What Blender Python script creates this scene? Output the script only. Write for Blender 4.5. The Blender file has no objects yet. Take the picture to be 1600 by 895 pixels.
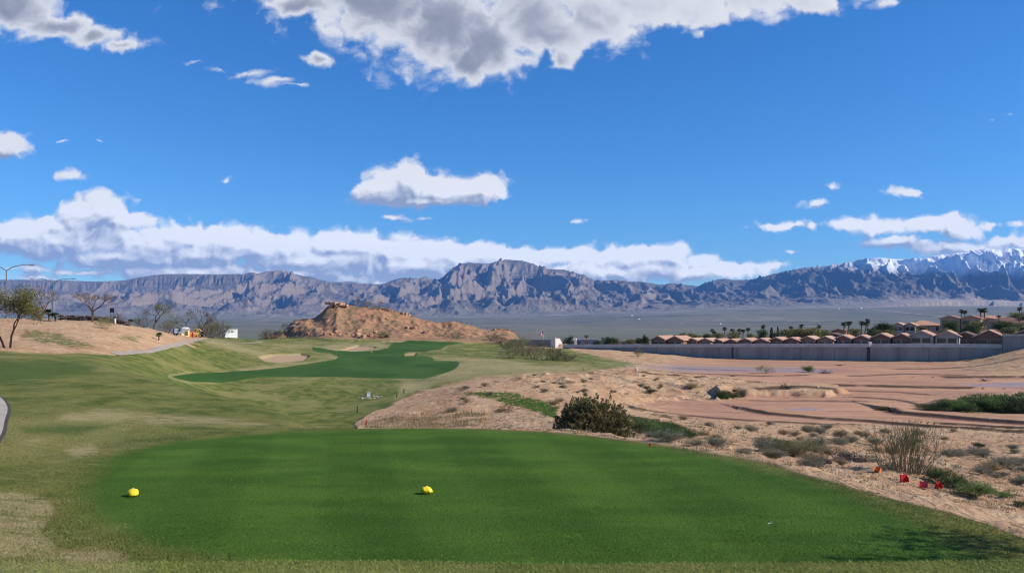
SKY_SAT = 1.25; CLOUD_STR = .74; EXPOSURE = 0.38; SKY_VAL = 1.0
ERODE_N = 240000
HAZE_COL = (.16, .42, 1.0, 1); HAZE_DEN = 3.7e-5
G_ROUGH1 = (.070, .100, .015); G_ROUGH2 = (.175, .175, .040); G_ROUGH3 = (.22, .205, .068); G_STRAW = (.34, .28, .12); G_GREEN = (.050, .105, .014); G_DRY = (.44, .34, .18)
G_TEE1 = (.052, .118, .010); G_TEE2 = (.086, .165, .016); G_TEE3 = (.11, .18, .035)
G_FAIR1 = (.030, .078, .012); G_FAIR2 = (.050, .105, .018)
D1 = (.48, .305, .175); D2 = (.43, .25, .135); D3 = (.54, .38, .235); D4 = (.27, .155, .095); D_SCRUB = (.21, .15, .085); G_WEED = (.075, .115, .024)
H1 = (.42, .205, .115); H2 = (.29, .17, .10); H_SCRUB = (.17, .135, .065)
W1 = (.47, .262, .155); W2 = (.37, .20, .125); W3 = (.22, .135, .10); W_WET = (.26, .19, .17)
V1 = (.12, .12, .088); V2 = (.165, .157, .113); V3 = (.24, .215, .155); V_FAN = (.36, .29, .22)
M1 = (.140, .116, .096); M2 = (.195, .157, .122); M3 = (.11, .092, .08); M_CLIFF = (.27, .20, .15); M_DARK = (.078, .078, .068); M_FOOT = (.22, .185, .14)
import bpy, math, random
import numpy as np
from mathutils import Vector, Matrix

# ------------------------------------------------------------------ basics
F = 1232.0; HY = 505.0; EYE = 2.6          # focal length in photo pixels, horizon row, eye height
sc = bpy.context.scene
COL = sc.collection
rng = np.random.default_rng(7)

SUN_EL = math.radians(34.0)
SUN_AZ = math.radians(-9.0)                # angle from +X, negative = behind the photographer
SUN = np.array([math.cos(SUN_EL)*math.cos(SUN_AZ), math.cos(SUN_EL)*math.sin(SUN_AZ), math.sin(SUN_EL)])

# ------------------------------------------------------------------ noise
_P = np.random.default_rng(3).permutation(256).astype(np.int64)
_P = np.concatenate([_P, _P])
_A = np.linspace(0, 2*np.pi, 256, endpoint=False)
_GX, _GY = np.cos(_A), np.sin(_A)
def perlin(x, y, seed=0):
    x = np.asarray(x, float) + seed*17.31; y = np.asarray(y, float) + seed*9.73
    xf = np.floor(x); yf = np.floor(y)
    u = x-xf; v = y-yf
    xi = xf.astype(np.int64) & 255; yi = yf.astype(np.int64) & 255
    def g(ix, iy, dx, dy):
        h = _P[(_P[ix & 255] + iy) & 511]
        return _GX[h]*dx + _GY[h]*dy
    su = u*u*u*(u*(u*6-15)+10); sv = v*v*v*(v*(v*6-15)+10)
    a = g(xi, yi & 255, u, v); b = g(xi+1, yi & 255, u-1, v)
    c = g(xi, (yi+1) & 255, u, v-1); d = g(xi+1, (yi+1) & 255, u-1, v-1)
    return ((a+(b-a)*su)*(1-sv) + (c+(d-c)*su)*sv)*1.5
def fbm(x, y, octv=5, seed=0, gain=.5, lac=2.03):
    s = 0; a = 1; t = 0
    for i in range(octv):
        s = s + a*perlin(x, y, seed+i*3); t += a; a *= gain; x = x*lac; y = y*lac
    return s/t
def ridged(x, y, octv=5, seed=0, gain=.5, lac=2.1):
    s = 0; a = 1; t = 0; w = 1
    for i in range(octv):
        n = 1-np.abs(perlin(x, y, seed+i*5))*1.6
        n = np.clip(n, 0, 1)**2
        s = s + a*n*w; t += a; w = np.clip(n*1.6, 0, 1); a *= gain; x = x*lac; y = y*lac
    return s/t
def sstep(a, b, x):
    t = np.clip((x-a)/(b-a), 0, 1); return t*t*(3-2*t)
def gblur(a, sig, axis):
    if sig <= 0: return a
    r = int(3*sig)+1; k = np.exp(-0.5*(np.arange(-r, r+1)/sig)**2); k /= k.sum()
    pad = [(0, 0)]*a.ndim; pad[axis] = (r, r)
    b = np.pad(a, pad, mode='edge')
    return np.apply_along_axis(lambda m: np.convolve(m, k, 'valid'), axis, b)

def poly_sd(x, y, poly, pad=30.0):
    """signed distance to a polygon, negative inside; far outside just PAD"""
    P = np.asarray(poly, float); out = np.full(x.shape, float(pad))
    m = (x > P[:, 0].min()-pad) & (x < P[:, 0].max()+pad) & (y > P[:, 1].min()-pad) & (y < P[:, 1].max()+pad)
    if not m.any(): return out
    X = x[m]; Y = y[m]; d = np.full(X.shape, 1e18); ins = np.zeros(X.shape, bool)
    for i in range(len(P)):
        ax, ay = P[i]; bx, by = P[(i+1) % len(P)]
        ex, ey = bx-ax, by-ay; L = ex*ex+ey*ey+1e-12
        t = np.clip(((X-ax)*ex+(Y-ay)*ey)/L, 0, 1)
        d = np.minimum(d, (X-ax-t*ex)**2+(Y-ay-t*ey)**2)
        c = (ay > Y) != (by > Y)
        if by != ay: ins ^= c & (X < (bx-ax)*(Y-ay)/(by-ay)+ax)
    d = np.sqrt(d); out[m] = np.where(ins, -d, d); return out
def line_d(x, y, pts, pad=20.0):
    P = np.asarray(pts, float); out = np.full(x.shape, 1e3); tt = np.zeros(x.shape)
    m = (x > P[:, 0].min()-pad) & (x < P[:, 0].max()+pad) & (y > P[:, 1].min()-pad) & (y < P[:, 1].max()+pad)
    if not m.any(): return out
    X = x[m]; Y = y[m]; d = np.full(X.shape, 1e18); sg = np.ones(X.shape)
    for i in range(len(P)-1):
        ax, ay = P[i]; bx, by = P[i+1]; ex, ey = bx-ax, by-ay
        t = np.clip(((X-ax)*ex+(Y-ay)*ey)/(ex*ex+ey*ey), 0, 1)
        q = (X-ax-t*ex)**2+(Y-ay-t*ey)**2
        s = np.sign(ex*(Y-ay)-ey*(X-ax)); sg = np.where(q < d, s, sg); d = np.minimum(d, q)
    out[m] = np.sqrt(d)*sg; return out

# ------------------------------------------------------------------ objects
def props(o, label=None, cat=None, group=None, kind=None):
    if label: o['label'] = label
    if cat: o['category'] = cat
    if group: o['group'] = group
    if kind: o['kind'] = kind
    return o
def mesh_np(name, V, faces, mat, parent=None, attrs=None, smooth=False, normals=None):
    """faces: (n,k) array, or list of such arrays"""
    V = np.asarray(V, np.float32)
    fl = faces if isinstance(faces, list) else [faces]
    fl = [np.asarray(f, np.int32) for f in fl if len(f)]
    me = bpy.data.meshes.new(name)
    me.vertices.add(len(V)); me.vertices.foreach_set('co', V.ravel())
    nl = sum(f.size for f in fl); npoly = sum(len(f) for f in fl)
    me.loops.add(nl); me.loops.foreach_set('vertex_index', np.concatenate([f.ravel() for f in fl]))
    me.polygons.add(npoly)
    ls = []; c = 0
    for f in fl:
        ls.append(c+np.arange(len(f))*f.shape[1]); c += f.size
    me.polygons.foreach_set('loop_start', np.concatenate(ls).astype(np.int32))
    me.update(calc_edges=True)
    if attrs:
        for k, v in attrs.items():
            a = me.attributes.new(k, 'FLOAT', 'POINT'); a.data.foreach_set('value', np.asarray(v, np.float32))
    me.polygons.foreach_set('use_smooth', np.full(npoly, bool(smooth)))
    me.validate()
    if normals is not None: me.normals_split_custom_set_from_vertices(np.asarray(normals, np.float32))
    if mat: me.materials.append(mat)
    o = bpy.data.objects.new(name, me); COL.objects.link(o)
    if parent is not None: o.parent = parent
    return o
def empty(name, loc, rz=0.0, **kw):
    o = bpy.data.objects.new(name, None); COL.objects.link(o)
    o.location = loc; o.rotation_euler = (0, 0, rz); o.empty_display_size = .3
    props(o, **kw); return o
def copy_tree(o, parent=None):
    c = o.copy(); COL.objects.link(c); c.parent = parent
    for ch in o.children: copy_tree(ch, c)
    return c
class MB:
    """collects simple solids, then links them as one mesh"""
    def __init__(s): s.V = []; s.F3 = []; s.F4 = []; s.R = []; s.n = 0
    def add(s, V, F, r=None):
        V = np.asarray(V, float).reshape(-1, 3)
        for f in F:
            (s.F3 if len(f) == 3 else s.F4).append([i+s.n for i in f])
        s.V.append(V); s.R.append(np.full(len(V), random.random() if r is None else r)); s.n += len(V)
    def arr(s, V, F, r=None):
        V = np.asarray(V, float).reshape(-1, 3); F = np.asarray(F)+s.n
        (s.F3 if F.shape[1] == 3 else s.F4).extend(F.tolist())
        s.V.append(V); s.R.append(np.random.rand(len(V)) if r is None else np.broadcast_to(r, (len(V),)).astype(float)); s.n += len(V)
    def box(s, x0, y0, z0, x1, y1, z1, r=None):
        V = [(x, y, z) for z in (z0, z1) for y in (y0, y1) for x in (x0, x1)]
        s.add(V, [(0, 2, 3, 1), (4, 5, 7, 6), (0, 1, 5, 4), (2, 6, 7, 3), (0, 4, 6, 2), (1, 3, 7, 5)], r)
    def prism(s, poly, axis, a, b, r=None):
        """polygon of 2-D points extruded along axis from a to b; axis 'y': points are (x,z); 'x': (y,z); 'z': (x,y)"""
        n = len(poly)
        def P(p, t): return {'y': (p[0], t, p[1]), 'x': (t, p[0], p[1]), 'z': (p[0], p[1], t)}[axis]
        V = [P(p, a) for p in poly]+[P(p, b) for p in poly]
        F = [(i, (i+1) % n, n+(i+1) % n, n+i) for i in range(n)]
        c0 = len(V); V.append(np.mean(V[:n], axis=0)); V.append(np.mean(V[n:2*n], axis=0))
        F += [(c0, (i+1) % n, i) for i in range(n)]+[(c0+1, n+i, n+(i+1) % n) for i in range(n)]
        s.add(V, F, r)
    def tube(s, pts, rad, k=6, r=None, cap=True):
        pts = [np.asarray(p, float) for p in pts]; n = len(pts)
        rad = [rad]*n if np.isscalar(rad) else rad
        V = []; ref = np.array([0.13, 0.97, 0.2])
        for i, p in enumerate(pts):
            d = pts[min(i+1, n-1)]-pts[max(i-1, 0)]; d = d/(np.linalg.norm(d)+1e-9)
            if abs(d@ref) > .95: ref = np.array([1, 0, 0.1])
            a = np.cross(d, ref); a /= np.linalg.norm(a); b = np.cross(d, a)
            for j in range(k):
                t = 2*np.pi*j/k; V.append(p+rad[i]*(a*np.cos(t)+b*np.sin(t)))
        Fs = [(i*k+j, i*k+(j+1) % k, (i+1)*k+(j+1) % k, (i+1)*k+j) for i in range(n-1) for j in range(k)]
        if cap:
            V.append(pts[-1]); e = len(V)-1
            Fs += [((n-1)*k+j, (n-1)*k+(j+1) % k, e) for j in range(k)]
        s.add(V, Fs, r)
    def build(s, name, mat, parent=None, smooth=False):
        if not s.V: s.add([(0, 0, 0), (.001, 0, 0), (0, .001, 0)], [(0, 1, 2)])
        fl = []
        if s.F3: fl.append(np.array(s.F3))
        if s.F4: fl.append(np.array(s.F4))
        return mesh_np(name, np.concatenate(s.V), fl, mat, parent, {'rnd': np.concatenate(s.R)}, smooth)

# ------------------------------------------------------------------ materials
class NT:
    def __init__(s, tree): s.t = tree; s.n = tree.nodes; s.l = tree.links
    def new(s, typ, **kw):
        nd = s.n.new(typ)
        for k, v in kw.items(): setattr(nd, k, v)
        return nd
    def put(s, sock, v):
        if isinstance(v, bpy.types.NodeSocket): s.l.new(v, sock)
        elif v is not None:
            if hasattr(sock, 'default_value'):
                try: sock.default_value = v
                except Exception: sock.default_value = (*v, 1.0)
    def math(s, op, a, b=None, c=None, clamp=False):
        nd = s.new('ShaderNodeMath', operation=op, use_clamp=clamp)
        s.put(nd.inputs[0], a)
        if b is not None: s.put(nd.inputs[1], b)
        if c is not None: s.put(nd.inputs[2], c)
        return nd.outputs[0]
    def vm(s, op, a, b=None, scale=None):
        nd = s.new('ShaderNodeVectorMath', operation=op); s.put(nd.inputs[0], a)
        if b is not None: s.put(nd.inputs[1], b)
        if scale is not None: s.put(nd.inputs['Scale'], scale)
        return nd.outputs['Value'] if op in ('LENGTH', 'DISTANCE', 'DOT_PRODUCT') else nd.outputs[0]
    def noise(s, vec, scale, detail=4, rough=.55, dist=0, color=False):
        nd = s.new('ShaderNodeTexNoise'); s.put(nd.inputs['Vector'], vec)
        s.put(nd.inputs['Scale'], scale); s.put(nd.inputs['Detail'], detail); s.put(nd.inputs['Roughness'], rough); s.put(nd.inputs['Distortion'], dist)
        return nd.outputs['Color' if color else 'Fac']
    def voro(s, vec, scale, feature='F1', out='Distance'):
        nd = s.new('ShaderNodeTexVoronoi', feature=feature); s.put(nd.inputs['Vector'], vec); s.put(nd.inputs['Scale'], scale)
        return nd.outputs[out]
    def ss(s, x, a, b, lo=0.0, hi=1.0):
        nd = s.new('ShaderNodeMapRange', interpolation_type='SMOOTHSTEP'); s.put(nd.inputs[0], x)
        s.put(nd.inputs[1], a); s.put(nd.inputs[2], b); s.put(nd.inputs[3], lo); s.put(nd.inputs[4], hi); return nd.outputs[0]
    def mix(s, f, a, b, mode='MIX'):
        nd = s.new('ShaderNodeMix', data_type='RGBA', blend_type=mode, clamp_factor=True)
        s.put(nd.inputs[0], f); s.put(nd.inputs[6], a if isinstance(a, bpy.types.NodeSocket) else (*a, 1)); s.put(nd.inputs[7], b if isinstance(b, bpy.types.NodeSocket) else (*b, 1))
        return nd.outputs[2]
    def attr(s, name):
        return s.new('ShaderNodeAttribute', attribute_name=name).outputs['Fac']
    def pos(s): return s.new('ShaderNodeTexCoord').outputs['Object']
    def wpos(s): return s.new('ShaderNodeNewGeometry').outputs['Position']
    def mapv(s, v, scale):
        nd = s.new('ShaderNodeMapping'); s.put(nd.inputs['Vector'], v); nd.inputs['Scale'].default_value = scale; return nd.outputs[0]
def new_mat(name):
    m = bpy.data.materials.new(name); m.use_nodes = True; nt = NT(m.node_tree); m.node_tree.nodes.clear()
    out = nt.new('ShaderNodeOutputMaterial'); b = nt.new('ShaderNodeBsdfPrincipled'); nt.l.new(b.outputs[0], out.inputs[0])
    b.inputs['Roughness'].default_value = .85; b.inputs['Specular IOR Level'].default_value = .2
    return m, nt, b, out
def simple(name, c1, c2=None, scale=3.0, rough=.8, spec=.2, bump=0.0, metal=0.0, detail=5, stretch=None, rndmix=0.0, c3=None):
    m, nt, b, out = new_mat(name)
    v = nt.pos()
    if stretch: v = nt.mapv(v, stretch)
    c2 = c2 or tuple(x*.7 for x in c1)
    n = nt.noise(v, scale, detail)
    f = nt.ss(n, .35, .65)
    col = nt.mix(f, c1, c2)
    if rndmix: col = nt.mix(nt.math('MULTIPLY', nt.attr('rnd'), rndmix), col, c3 or c2)
    nt.put(b.inputs['Base Color'], col); b.inputs['Roughness'].default_value = rough; b.inputs['Specular IOR Level'].default_value = spec; b.inputs['Metallic'].default_value = metal
    if bump:
        bp = nt.new('ShaderNodeBump'); bp.inputs['Strength'].default_value = bump; bp.inputs['Distance'].default_value = .05
        nt.put(bp.inputs['Height'], n); nt.l.new(bp.outputs[0], b.inputs['Normal'])
    return m
def leafmat(name, c1, c2, trans=.3, rough=.6):
    m, nt, b, out = new_mat(name)
    r = nt.attr('rnd'); col = nt.mix(r, c1, c2)
    nt.put(b.inputs['Base Color'], col); b.inputs['Roughness'].default_value = rough
    tr = nt.new('ShaderNodeBsdfTranslucent'); nt.put(tr.inputs[0], col)
    mx = nt.new('ShaderNodeMixShader'); mx.inputs[0].default_value = trans
    nt.l.new(b.outputs[0], mx.inputs[1]); nt.l.new(tr.outputs[0], mx.inputs[2]); nt.l.new(mx.outputs[0], out.inputs[0])
    return m
# ------------------------------------------------------------------ camera, sun, sky
cam = bpy.data.cameras.new('camera'); co = bpy.data.objects.new('camera', cam); COL.objects.link(co)
co.location = (0, 0, EYE); co.rotation_euler = (math.pi/2, 0, 0)
cam.sensor_width = 36; cam.lens = 36*F/1600; cam.shift_y = (HY-447.5)/1600; cam.clip_start = .1; cam.clip_end = 90000
sc.camera = co
sl = bpy.data.lights.new('sun', 'SUN'); sl.energy = 5.0; sl.angle = math.radians(.53); sl.color = (1, .93, .82)
so = bpy.data.objects.new('sun', sl); COL.objects.link(so)
so.rotation_euler = Vector(SUN.tolist()).to_track_quat('Z', 'Y').to_euler(); so.location = (60, -20, 60)

w = bpy.data.worlds.new('World'); sc.world = w; w.use_nodes = True
nt = NT(w.node_tree); w.node_tree.nodes.clear()
wout = nt.new('ShaderNodeOutputWorld')
sky = nt.new('ShaderNodeTexSky', sky_type='NISHITA', sun_disc=False)
sky.sun_elevation = SUN_EL; sky.sun_rotation = math.pi/2-SUN_AZ
sky.altitude = 500; sky.air_density = 1.0; sky.dust_density = 0.1; sky.ozone_density = 3.5
hs = nt.new('ShaderNodeHueSaturation'); hs.inputs['Saturation'].default_value = SKY_SAT; hs.inputs['Value'].default_value = SKY_VAL
nt.l.new(sky.outputs[0], hs.inputs['Color'])
gm = nt.new('ShaderNodeGamma'); gm.inputs[1].default_value = 1.0
bg = nt.new('ShaderNodeBackground'); bg.inputs[1].default_value = .10
nt.put(bg.inputs[0], nt.mix(1.0, hs.outputs[0], (.60, .90, 1.15), 'MULTIPLY'))

# clouds: lobes laid out on the plane (x/y, z/y) of the view towards the mountains
def blob(x, y, rx, ry): return (x, y, rx, ry)
CL = [  # x, y of centre in photo pixels, radii
 # great cloud overhead
 (520,-30,150,60),(470,10,70,26),(600,0,150,85),(700,40,130,85),(760,70,90,60),(730,95,70,38),(840,20,130,80),(930,30,110,52),(1020,0,120,50),(860,50,90,50),
 (1080,10,90,42),(1180,-5,110,38),(1270,0,70,24),(498,92,30,13),(880,88,30,22),(1098,52,14,12),(640,-120,500,110),(1100,-120,300,100),
 # upper left
 (20,5,90,45),(90,40,70,22),(150,58,60,18),(200,74,46,11),(-60,0,100,60),
 (305,98,18,4),(345,107,26,6),(385,112,34,8),(430,125,34,6),(462,132,20,3),
 # centre cumulus
 (600,290,46,34),(640,285,52,32),(690,295,55,26),(745,300,50,24),(775,305,24,17),(670,310,100,13),
 (620,341,17,9),(664,343,22,5),
 # small ones left
 (20,225,32,21),(-5,228,30,19),(112,272,25,8),(343,280,15,8),(92,223,8,3),(150,222,9,3),(895,347,15,6),
 # small ones right
 (1220,349,44,9),(1262,352,11,9),(1425,297,32,10),(1298,286,18,5),(1270,315,18,7),(1555,191,11,5),(1582,181,18,6),(1390,8,22,10),(1222,395,8,4),
 # right bank
 (1330,353,44,11),(1380,357,56,16),(1440,355,60,16),(1490,356,50,18),(1550,350,30,8),(1595,350,20,8),(1400,380,70,12),(1480,385,110,14),(1580,380,80,13),(1660,370,80,24),
 # long band
 (20,365,50,30),(-60,380,100,40),(70,355,45,22),(130,340,48,32),(160,338,55,36),(200,350,45,22),(90,380,120,36),(220,385,120,42),(280,365,60,28),(340,375,70,28),(400,385,80,30),
 (300,395,130,30),(450,385,70,28),(520,382,60,26),(570,388,70,28),(620,395,70,28),(500,405,150,26),(690,398,70,24),(760,398,70,22),(820,402,60,20),(640,415,130,24),
 (870,402,60,18),(920,408,60,16),(985,405,55,22),(1040,402,55,20),(1090,410,50,16),(1150,416,50,12),(1205,417,36,7),(960,425,140,20),(1080,425,120,16),
 (300,425,150,20),(180,405,120,20),(450,425,120,16),(760,430,120,14),(40,425,60,8),(130,425,80,7),(50,436,90,5),(240,428,50,7),(540,432,60,12),(600,440,60,9),
]
def cloud_group():
    g = bpy.data.node_groups.new('cloud_field', 'ShaderNodeTree')
    g.interface.new_socket('Vector', in_out='INPUT', socket_type='NodeSocketVector')
    g.interface.new_socket('Field', in_out='OUTPUT', socket_type='NodeSocketFloat')
    g.interface.new_socket('Shape', in_out='OUTPUT', socket_type='NodeSocketFloat')
    n = NT(g); gi = n.new('NodeGroupInput'); go = n.new('NodeGroupOutput'); p = gi.outputs[0]
    # warp the lobes a little so their outlines are not ellipses
    wn = n.noise(p, 13.0, 6, .6, color=True)
    wv = n.vm('MULTIPLY', n.vm('SUBTRACT', wn, (.5, .5, .5)), (.065, .035, 0))
    q = n.vm('ADD', p, wv)
    d = None
    for (x, y, rx, ry) in CL:
        rx *= 1.12; ry *= 1.12
        kk = min(1.0, max(.42, (min(rx, ry*1.4)/34)**.6))
        a = n.vm('SUBTRACT', q, ((x-800)/F, (HY-y)/F, 0)); a = n.vm('MULTIPLY', a, (F/rx, F/ry, 0)); L = n.vm('LENGTH', a)
        # size-aware distance: small puffs keep small soft edges
        L = n.math('MULTIPLY_ADD', L, -kk, kk)
        d = L if d is None else n.math('SMOOTH_MAX', d, L, .12)
    shape = d
    b1 = n.noise(n.vm('ADD', n.mapv(q, (1, 1.4, 1)), (0, 0, .31)), 15.0, 3, .5)
    b2 = n.noise(n.mapv(q, (1, 1.25, 1)), 44.0, 9, .56)
    v1 = n.voro(q, 30.0, 'SMOOTH_F1'); v2 = n.voro(q, 78.0, 'SMOOTH_F1')
    f = n.math('ADD', shape, n.math('MULTIPLY', n.math('SUBTRACT', b1, .5), .65))
    f = n.math('ADD', f, n.math('MULTIPLY', n.math('SUBTRACT', b2, .5), 1.15))
    f = n.math('ADD', f, n.math('MULTIPLY', n.math('SUBTRACT', .40, v1), .70))
    f = n.math('ADD', f, n.math('MULTIPLY', n.math('SUBTRACT', .38, v2), .42))
    n.l.new(f, go.inputs[0]); n.l.new(shape, go.inputs[1]); return g
cg = cloud_group()
tc = nt.new('ShaderNodeTexCoord').outputs['Generated']
sx = nt.new('ShaderNodeSeparateXYZ'); nt.l.new(tc, sx.inputs[0])
yy = nt.math('MAXIMUM', sx.outputs[1], .02)
uu = nt.math('DIVIDE', sx.outputs[0], yy); vv = nt.math('DIVIDE', sx.outputs[2], yy)
cb = nt.new('ShaderNodeCombineXYZ'); nt.l.new(uu, cb.inputs[0]); nt.l.new(vv, cb.inputs[1]); cb.inputs[2].default_value = .0137; P0 = cb.outputs[0]
def field(vec):
    g = nt.new('ShaderNodeGroup'); g.node_tree = cg; nt.l.new(vec, g.inputs[0]); return g.outputs[0], g.outputs[1]
f0, s0 = field(P0)
f1, _ = field(nt.vm('ADD', P0, (.0045, .0060, 0)))
f2, s2 = field(nt.vm('ADD', P0, (.010, .026, 0)))
front = nt.ss(sx.outputs[1], .15, .35)
alpha = nt.math('MULTIPLY', nt.ss(f0, -.09, nt.math('ADD', nt.ss(s0, .1, .5, .48, .26), nt.math('MULTIPLY', nt.ss(vv, .22, .30), .16))), front)
high = nt.ss(vv, .22, .30)
# how much cloud lies between this point and the sun decides how bright it is
lit = nt.math('SUBTRACT', f0, f1)
big = nt.math('SUBTRACT', s0, s2)
l_low = nt.math('ADD', nt.math('MULTIPLY_ADD', big, .80, .40), nt.math('ADD', nt.math('MULTIPLY', lit, 1.3), nt.math('MULTIPLY', nt.ss(f2, .55, -.25), .22)))
thick = nt.math('MULTIPLY', nt.ss(nt.math('ADD', s0, nt.math('MULTIPLY', nt.math('SUBTRACT', f0, s0), .5)), .24, .88), nt.ss(uu, .22, -.06, .30, 1.0))
l_high = nt.math('ADD', nt.math('SUBTRACT', .94, nt.math('MULTIPLY', thick, .60)), nt.math('MULTIPLY', lit, .22))
lum = nt.new('ShaderNodeMix', data_type='FLOAT'); nt.l.new(high, lum.inputs[0]); nt.l.new(l_low, lum.inputs[2]); nt.l.new(l_high, lum.inputs[3])
lum = nt.math('MULTIPLY', lum.outputs[0], 1.0, clamp=True)
ccol = nt.mix(nt.math('MULTIPLY_ADD', lum, .92, .04), (.27, .33, .47), (.95, .95, .96))
ccol = nt.mix(nt.math('MULTIPLY', high, nt.ss(lum, .80, .2)), ccol, (.29, .31, .37))
bg2 = nt.new('ShaderNodeBackground'); nt.put(bg2.inputs[0], ccol); nt.put(bg2.inputs[1], nt.ss(vv, .05, .24, CLOUD_STR*1.34, CLOUD_STR))
mx = nt.new('ShaderNodeMixShader'); nt.l.new(nt.math('MULTIPLY', alpha, .97), mx.inputs[0])
nt.l.new(bg.outputs[0], mx.inputs[1]); nt.l.new(bg2.outputs[0], mx.inputs[2]); nt.l.new(mx.outputs[0], wout.inputs[0])
w.cycles.sampling_method = 'MANUAL'; w.cycles.sample_map_resolution = 512

vs = sc.view_settings; vs.view_transform = 'Standard'; vs.look = 'None'; vs.gamma = 1; vs.exposure = EXPOSURE; vs.use_curve_mapping = False
sc.cycles.use_denoising = True; sc.cycles.denoising_prefilter = 'ACCURATE'; sc.cycles.pixel_filter_type = 'BLACKMAN_HARRIS'; sc.cycles.filter_width = 1.15
sc.cycles.max_bounces = 5; sc.cycles.diffuse_bounces = 2; sc.cycles.glossy_bounces = 2; sc.cycles.transmission_bounces = 3; sc.cycles.volume_bounces = 0
sc.cycles.use_adaptive_sampling = True; sc.cycles.adaptive_threshold = .01
# ------------------------------------------------------------------ terrain heights
# profiles: for a bearing (photo column) a list of (distance, height)
PROF = {
 -600: [(5,.9),(8,.4),(14,.45),(28,.9),(45,.9),(60,.6),(72,.4),(90,2.2),(110,3.6),(150,3.8),(220,3.2),(400,-4)],
 0:    [(5,.9),(8,.2),(12,.15),(18,.3),(30,.62),(45,.76),(58,.45),(72,.35),(85,1.3),(110,3.2),(150,3.3),(220,2.6),(400,-5)],
 90:   [(5,.9),(8,.1),(12,.05),(18,.15),(28,.45),(42,.76),(55,.2),(72,-.1),(85,.9),(110,3.1),(150,3.2),(220,2.4),(400,-6)],
 170:  [(5,.9),(8,.05),(14,.0),(20,.1),(28,.35),(38,.62),(50,-.2),(72,-.45),(90,.7),(112,2.8),(150,2.7),(220,1.5),(400,-6)],
 240:  [(5,.9),(8,.0),(14,.0),(20,.0),(28,.15),(35,.3),(46,-1.2),(72,-2.2),(95,-.8),(118,1.9),(150,1.3),(220,.2),(400,-6)],
 300:  [(5,.9),(8,.0),(20,-.05),(28,-.03),(33,.02),(45,-1.9),(70,-4.2),(95,-3.8),(115,-2.6),(140,-.2),(160,.2),(220,-1.5),(400,-7)],
 370:  [(5,.9),(8,.0),(20,-.1),(27,-.1),(31,-.2),(42,-2.7),(70,-5.2),(95,-5.2),(120,-3.9),(150,-2.0),(190,-.95),(205,-1.0),(260,-3),(400,-8)],
 450:  [(5,.9),(8,.0),(20,-.15),(24,-.2),(28,-.5),(40,-3.2),(60,-5.5),(85,-6.2),(108,-5.0),(130,-4.6),(150,-3.6),(185,-3.1),(230,-2.4),(270,-2.4),(400,-8)],
 560:  [(5,.9),(8,.0),(19,-.1),(22,-.6),(40,-4.2),(62,-5.6),(80,-6.1),(105,-5.8),(125,-5.7),(150,-4.9),(190,-4.1),(250,-3.0),(290,-3.0),(400,-8)],
 650:  [(5,.9),(8,.0),(19,-.1),(22,-.7),(36,-3.6),(50,-4.9),(66,-4.9),(88,-5.6),(115,-5.9),(150,-5.1),(190,-4.5),(250,-3.1),(290,-3.2),(400,-8)],
 750:  [(5,.9),(8,.0),(19,-.1),(22,-.6),(34,-3.1),(50,-4.3),(66,-4.5),(84,-3.9),(100,-4.9),(130,-5.0),(160,-5.1),(220,-4.4),(280,-3.6),(400,-8)],
 900:  [(5,.9),(8,.0),(18,-.1),(22,-.5),(34,-1.9),(50,-3.6),(75,-4.4),(105,-4.3),(118,-4.9),(140,-5.3),(180,-5.5),(225,-4.6),(300,-7),(400,-8.5)],
 1000: [(5,.9),(8,.0),(17,-.1),(22,-.6),(35,-1.9),(50,-3.4),(68,-5.3),(82,-6.7),(94,-6.9),(97,-6.2),(122,-5.2),(138,-5.7),(155,-6.7),(190,-6.4),(225,-5.2),(300,-7),(400,-9)],
 1100: [(5,.9),(8,.0),(16,-.2),(24,-1.0),(35,-2.1),(50,-3.8),(66,-5.7),(78,-6.95),(96,-7.0),(99,-6.3),(122,-5.7),(140,-6.9),(170,-7),(205,-7.0),(300,-6),(400,-9)],
 1200: [(5,.9),(8,.0),(14,-.15),(20,-.8),(30,-1.8),(45,-3.5),(60,-5.2),(75,-6.9),(100,-7),(120,-7),(170,-7),(205,-7.0),(300,-5),(400,-9)],
 1400: [(5,.85),(8,.0),(11,-.15),(14,-.45),(18,-.85),(26,-1.9),(40,-3.7),(58,-5.8),(74,-6.95),(100,-7),(180,-7),(205,-6.6),(260,-2.0),(300,-1.5),(400,-9)],
 1520: [(5,.82),(8,.0),(10.5,-.2),(13,-.45),(18,-1.1),(26,-2.1),(40,-3.9),(58,-5.9),(74,-6.98),(100,-7),(180,-7),(192,-6),(215,-3),(260,0),(300,-.5),(400,-9)],
 1600: [(5,.8),(8,.0),(10,-.25),(12,-.45),(18,-1.25),(26,-2.3),(40,-4.0),(58,-6.0),(74,-6.95),(100,-7),(138,-7),(150,-5.9),(165,-3.4),(180,-2.8),(220,.6),(270,2.2),(320,1.0),(420,-9)],
 2200: [(5,.6),(8,-.1),(10,-.3),(12,-.6),(18,-1.5),(26,-2.5),(40,-4.2),(58,-6.2),(74,-6.95),(138,-6.8),(150,-5),(165,-2.5),(180,-1.8),(220,1.5),(270,3.2),(320,2.0),(420,-9)],
}
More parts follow.
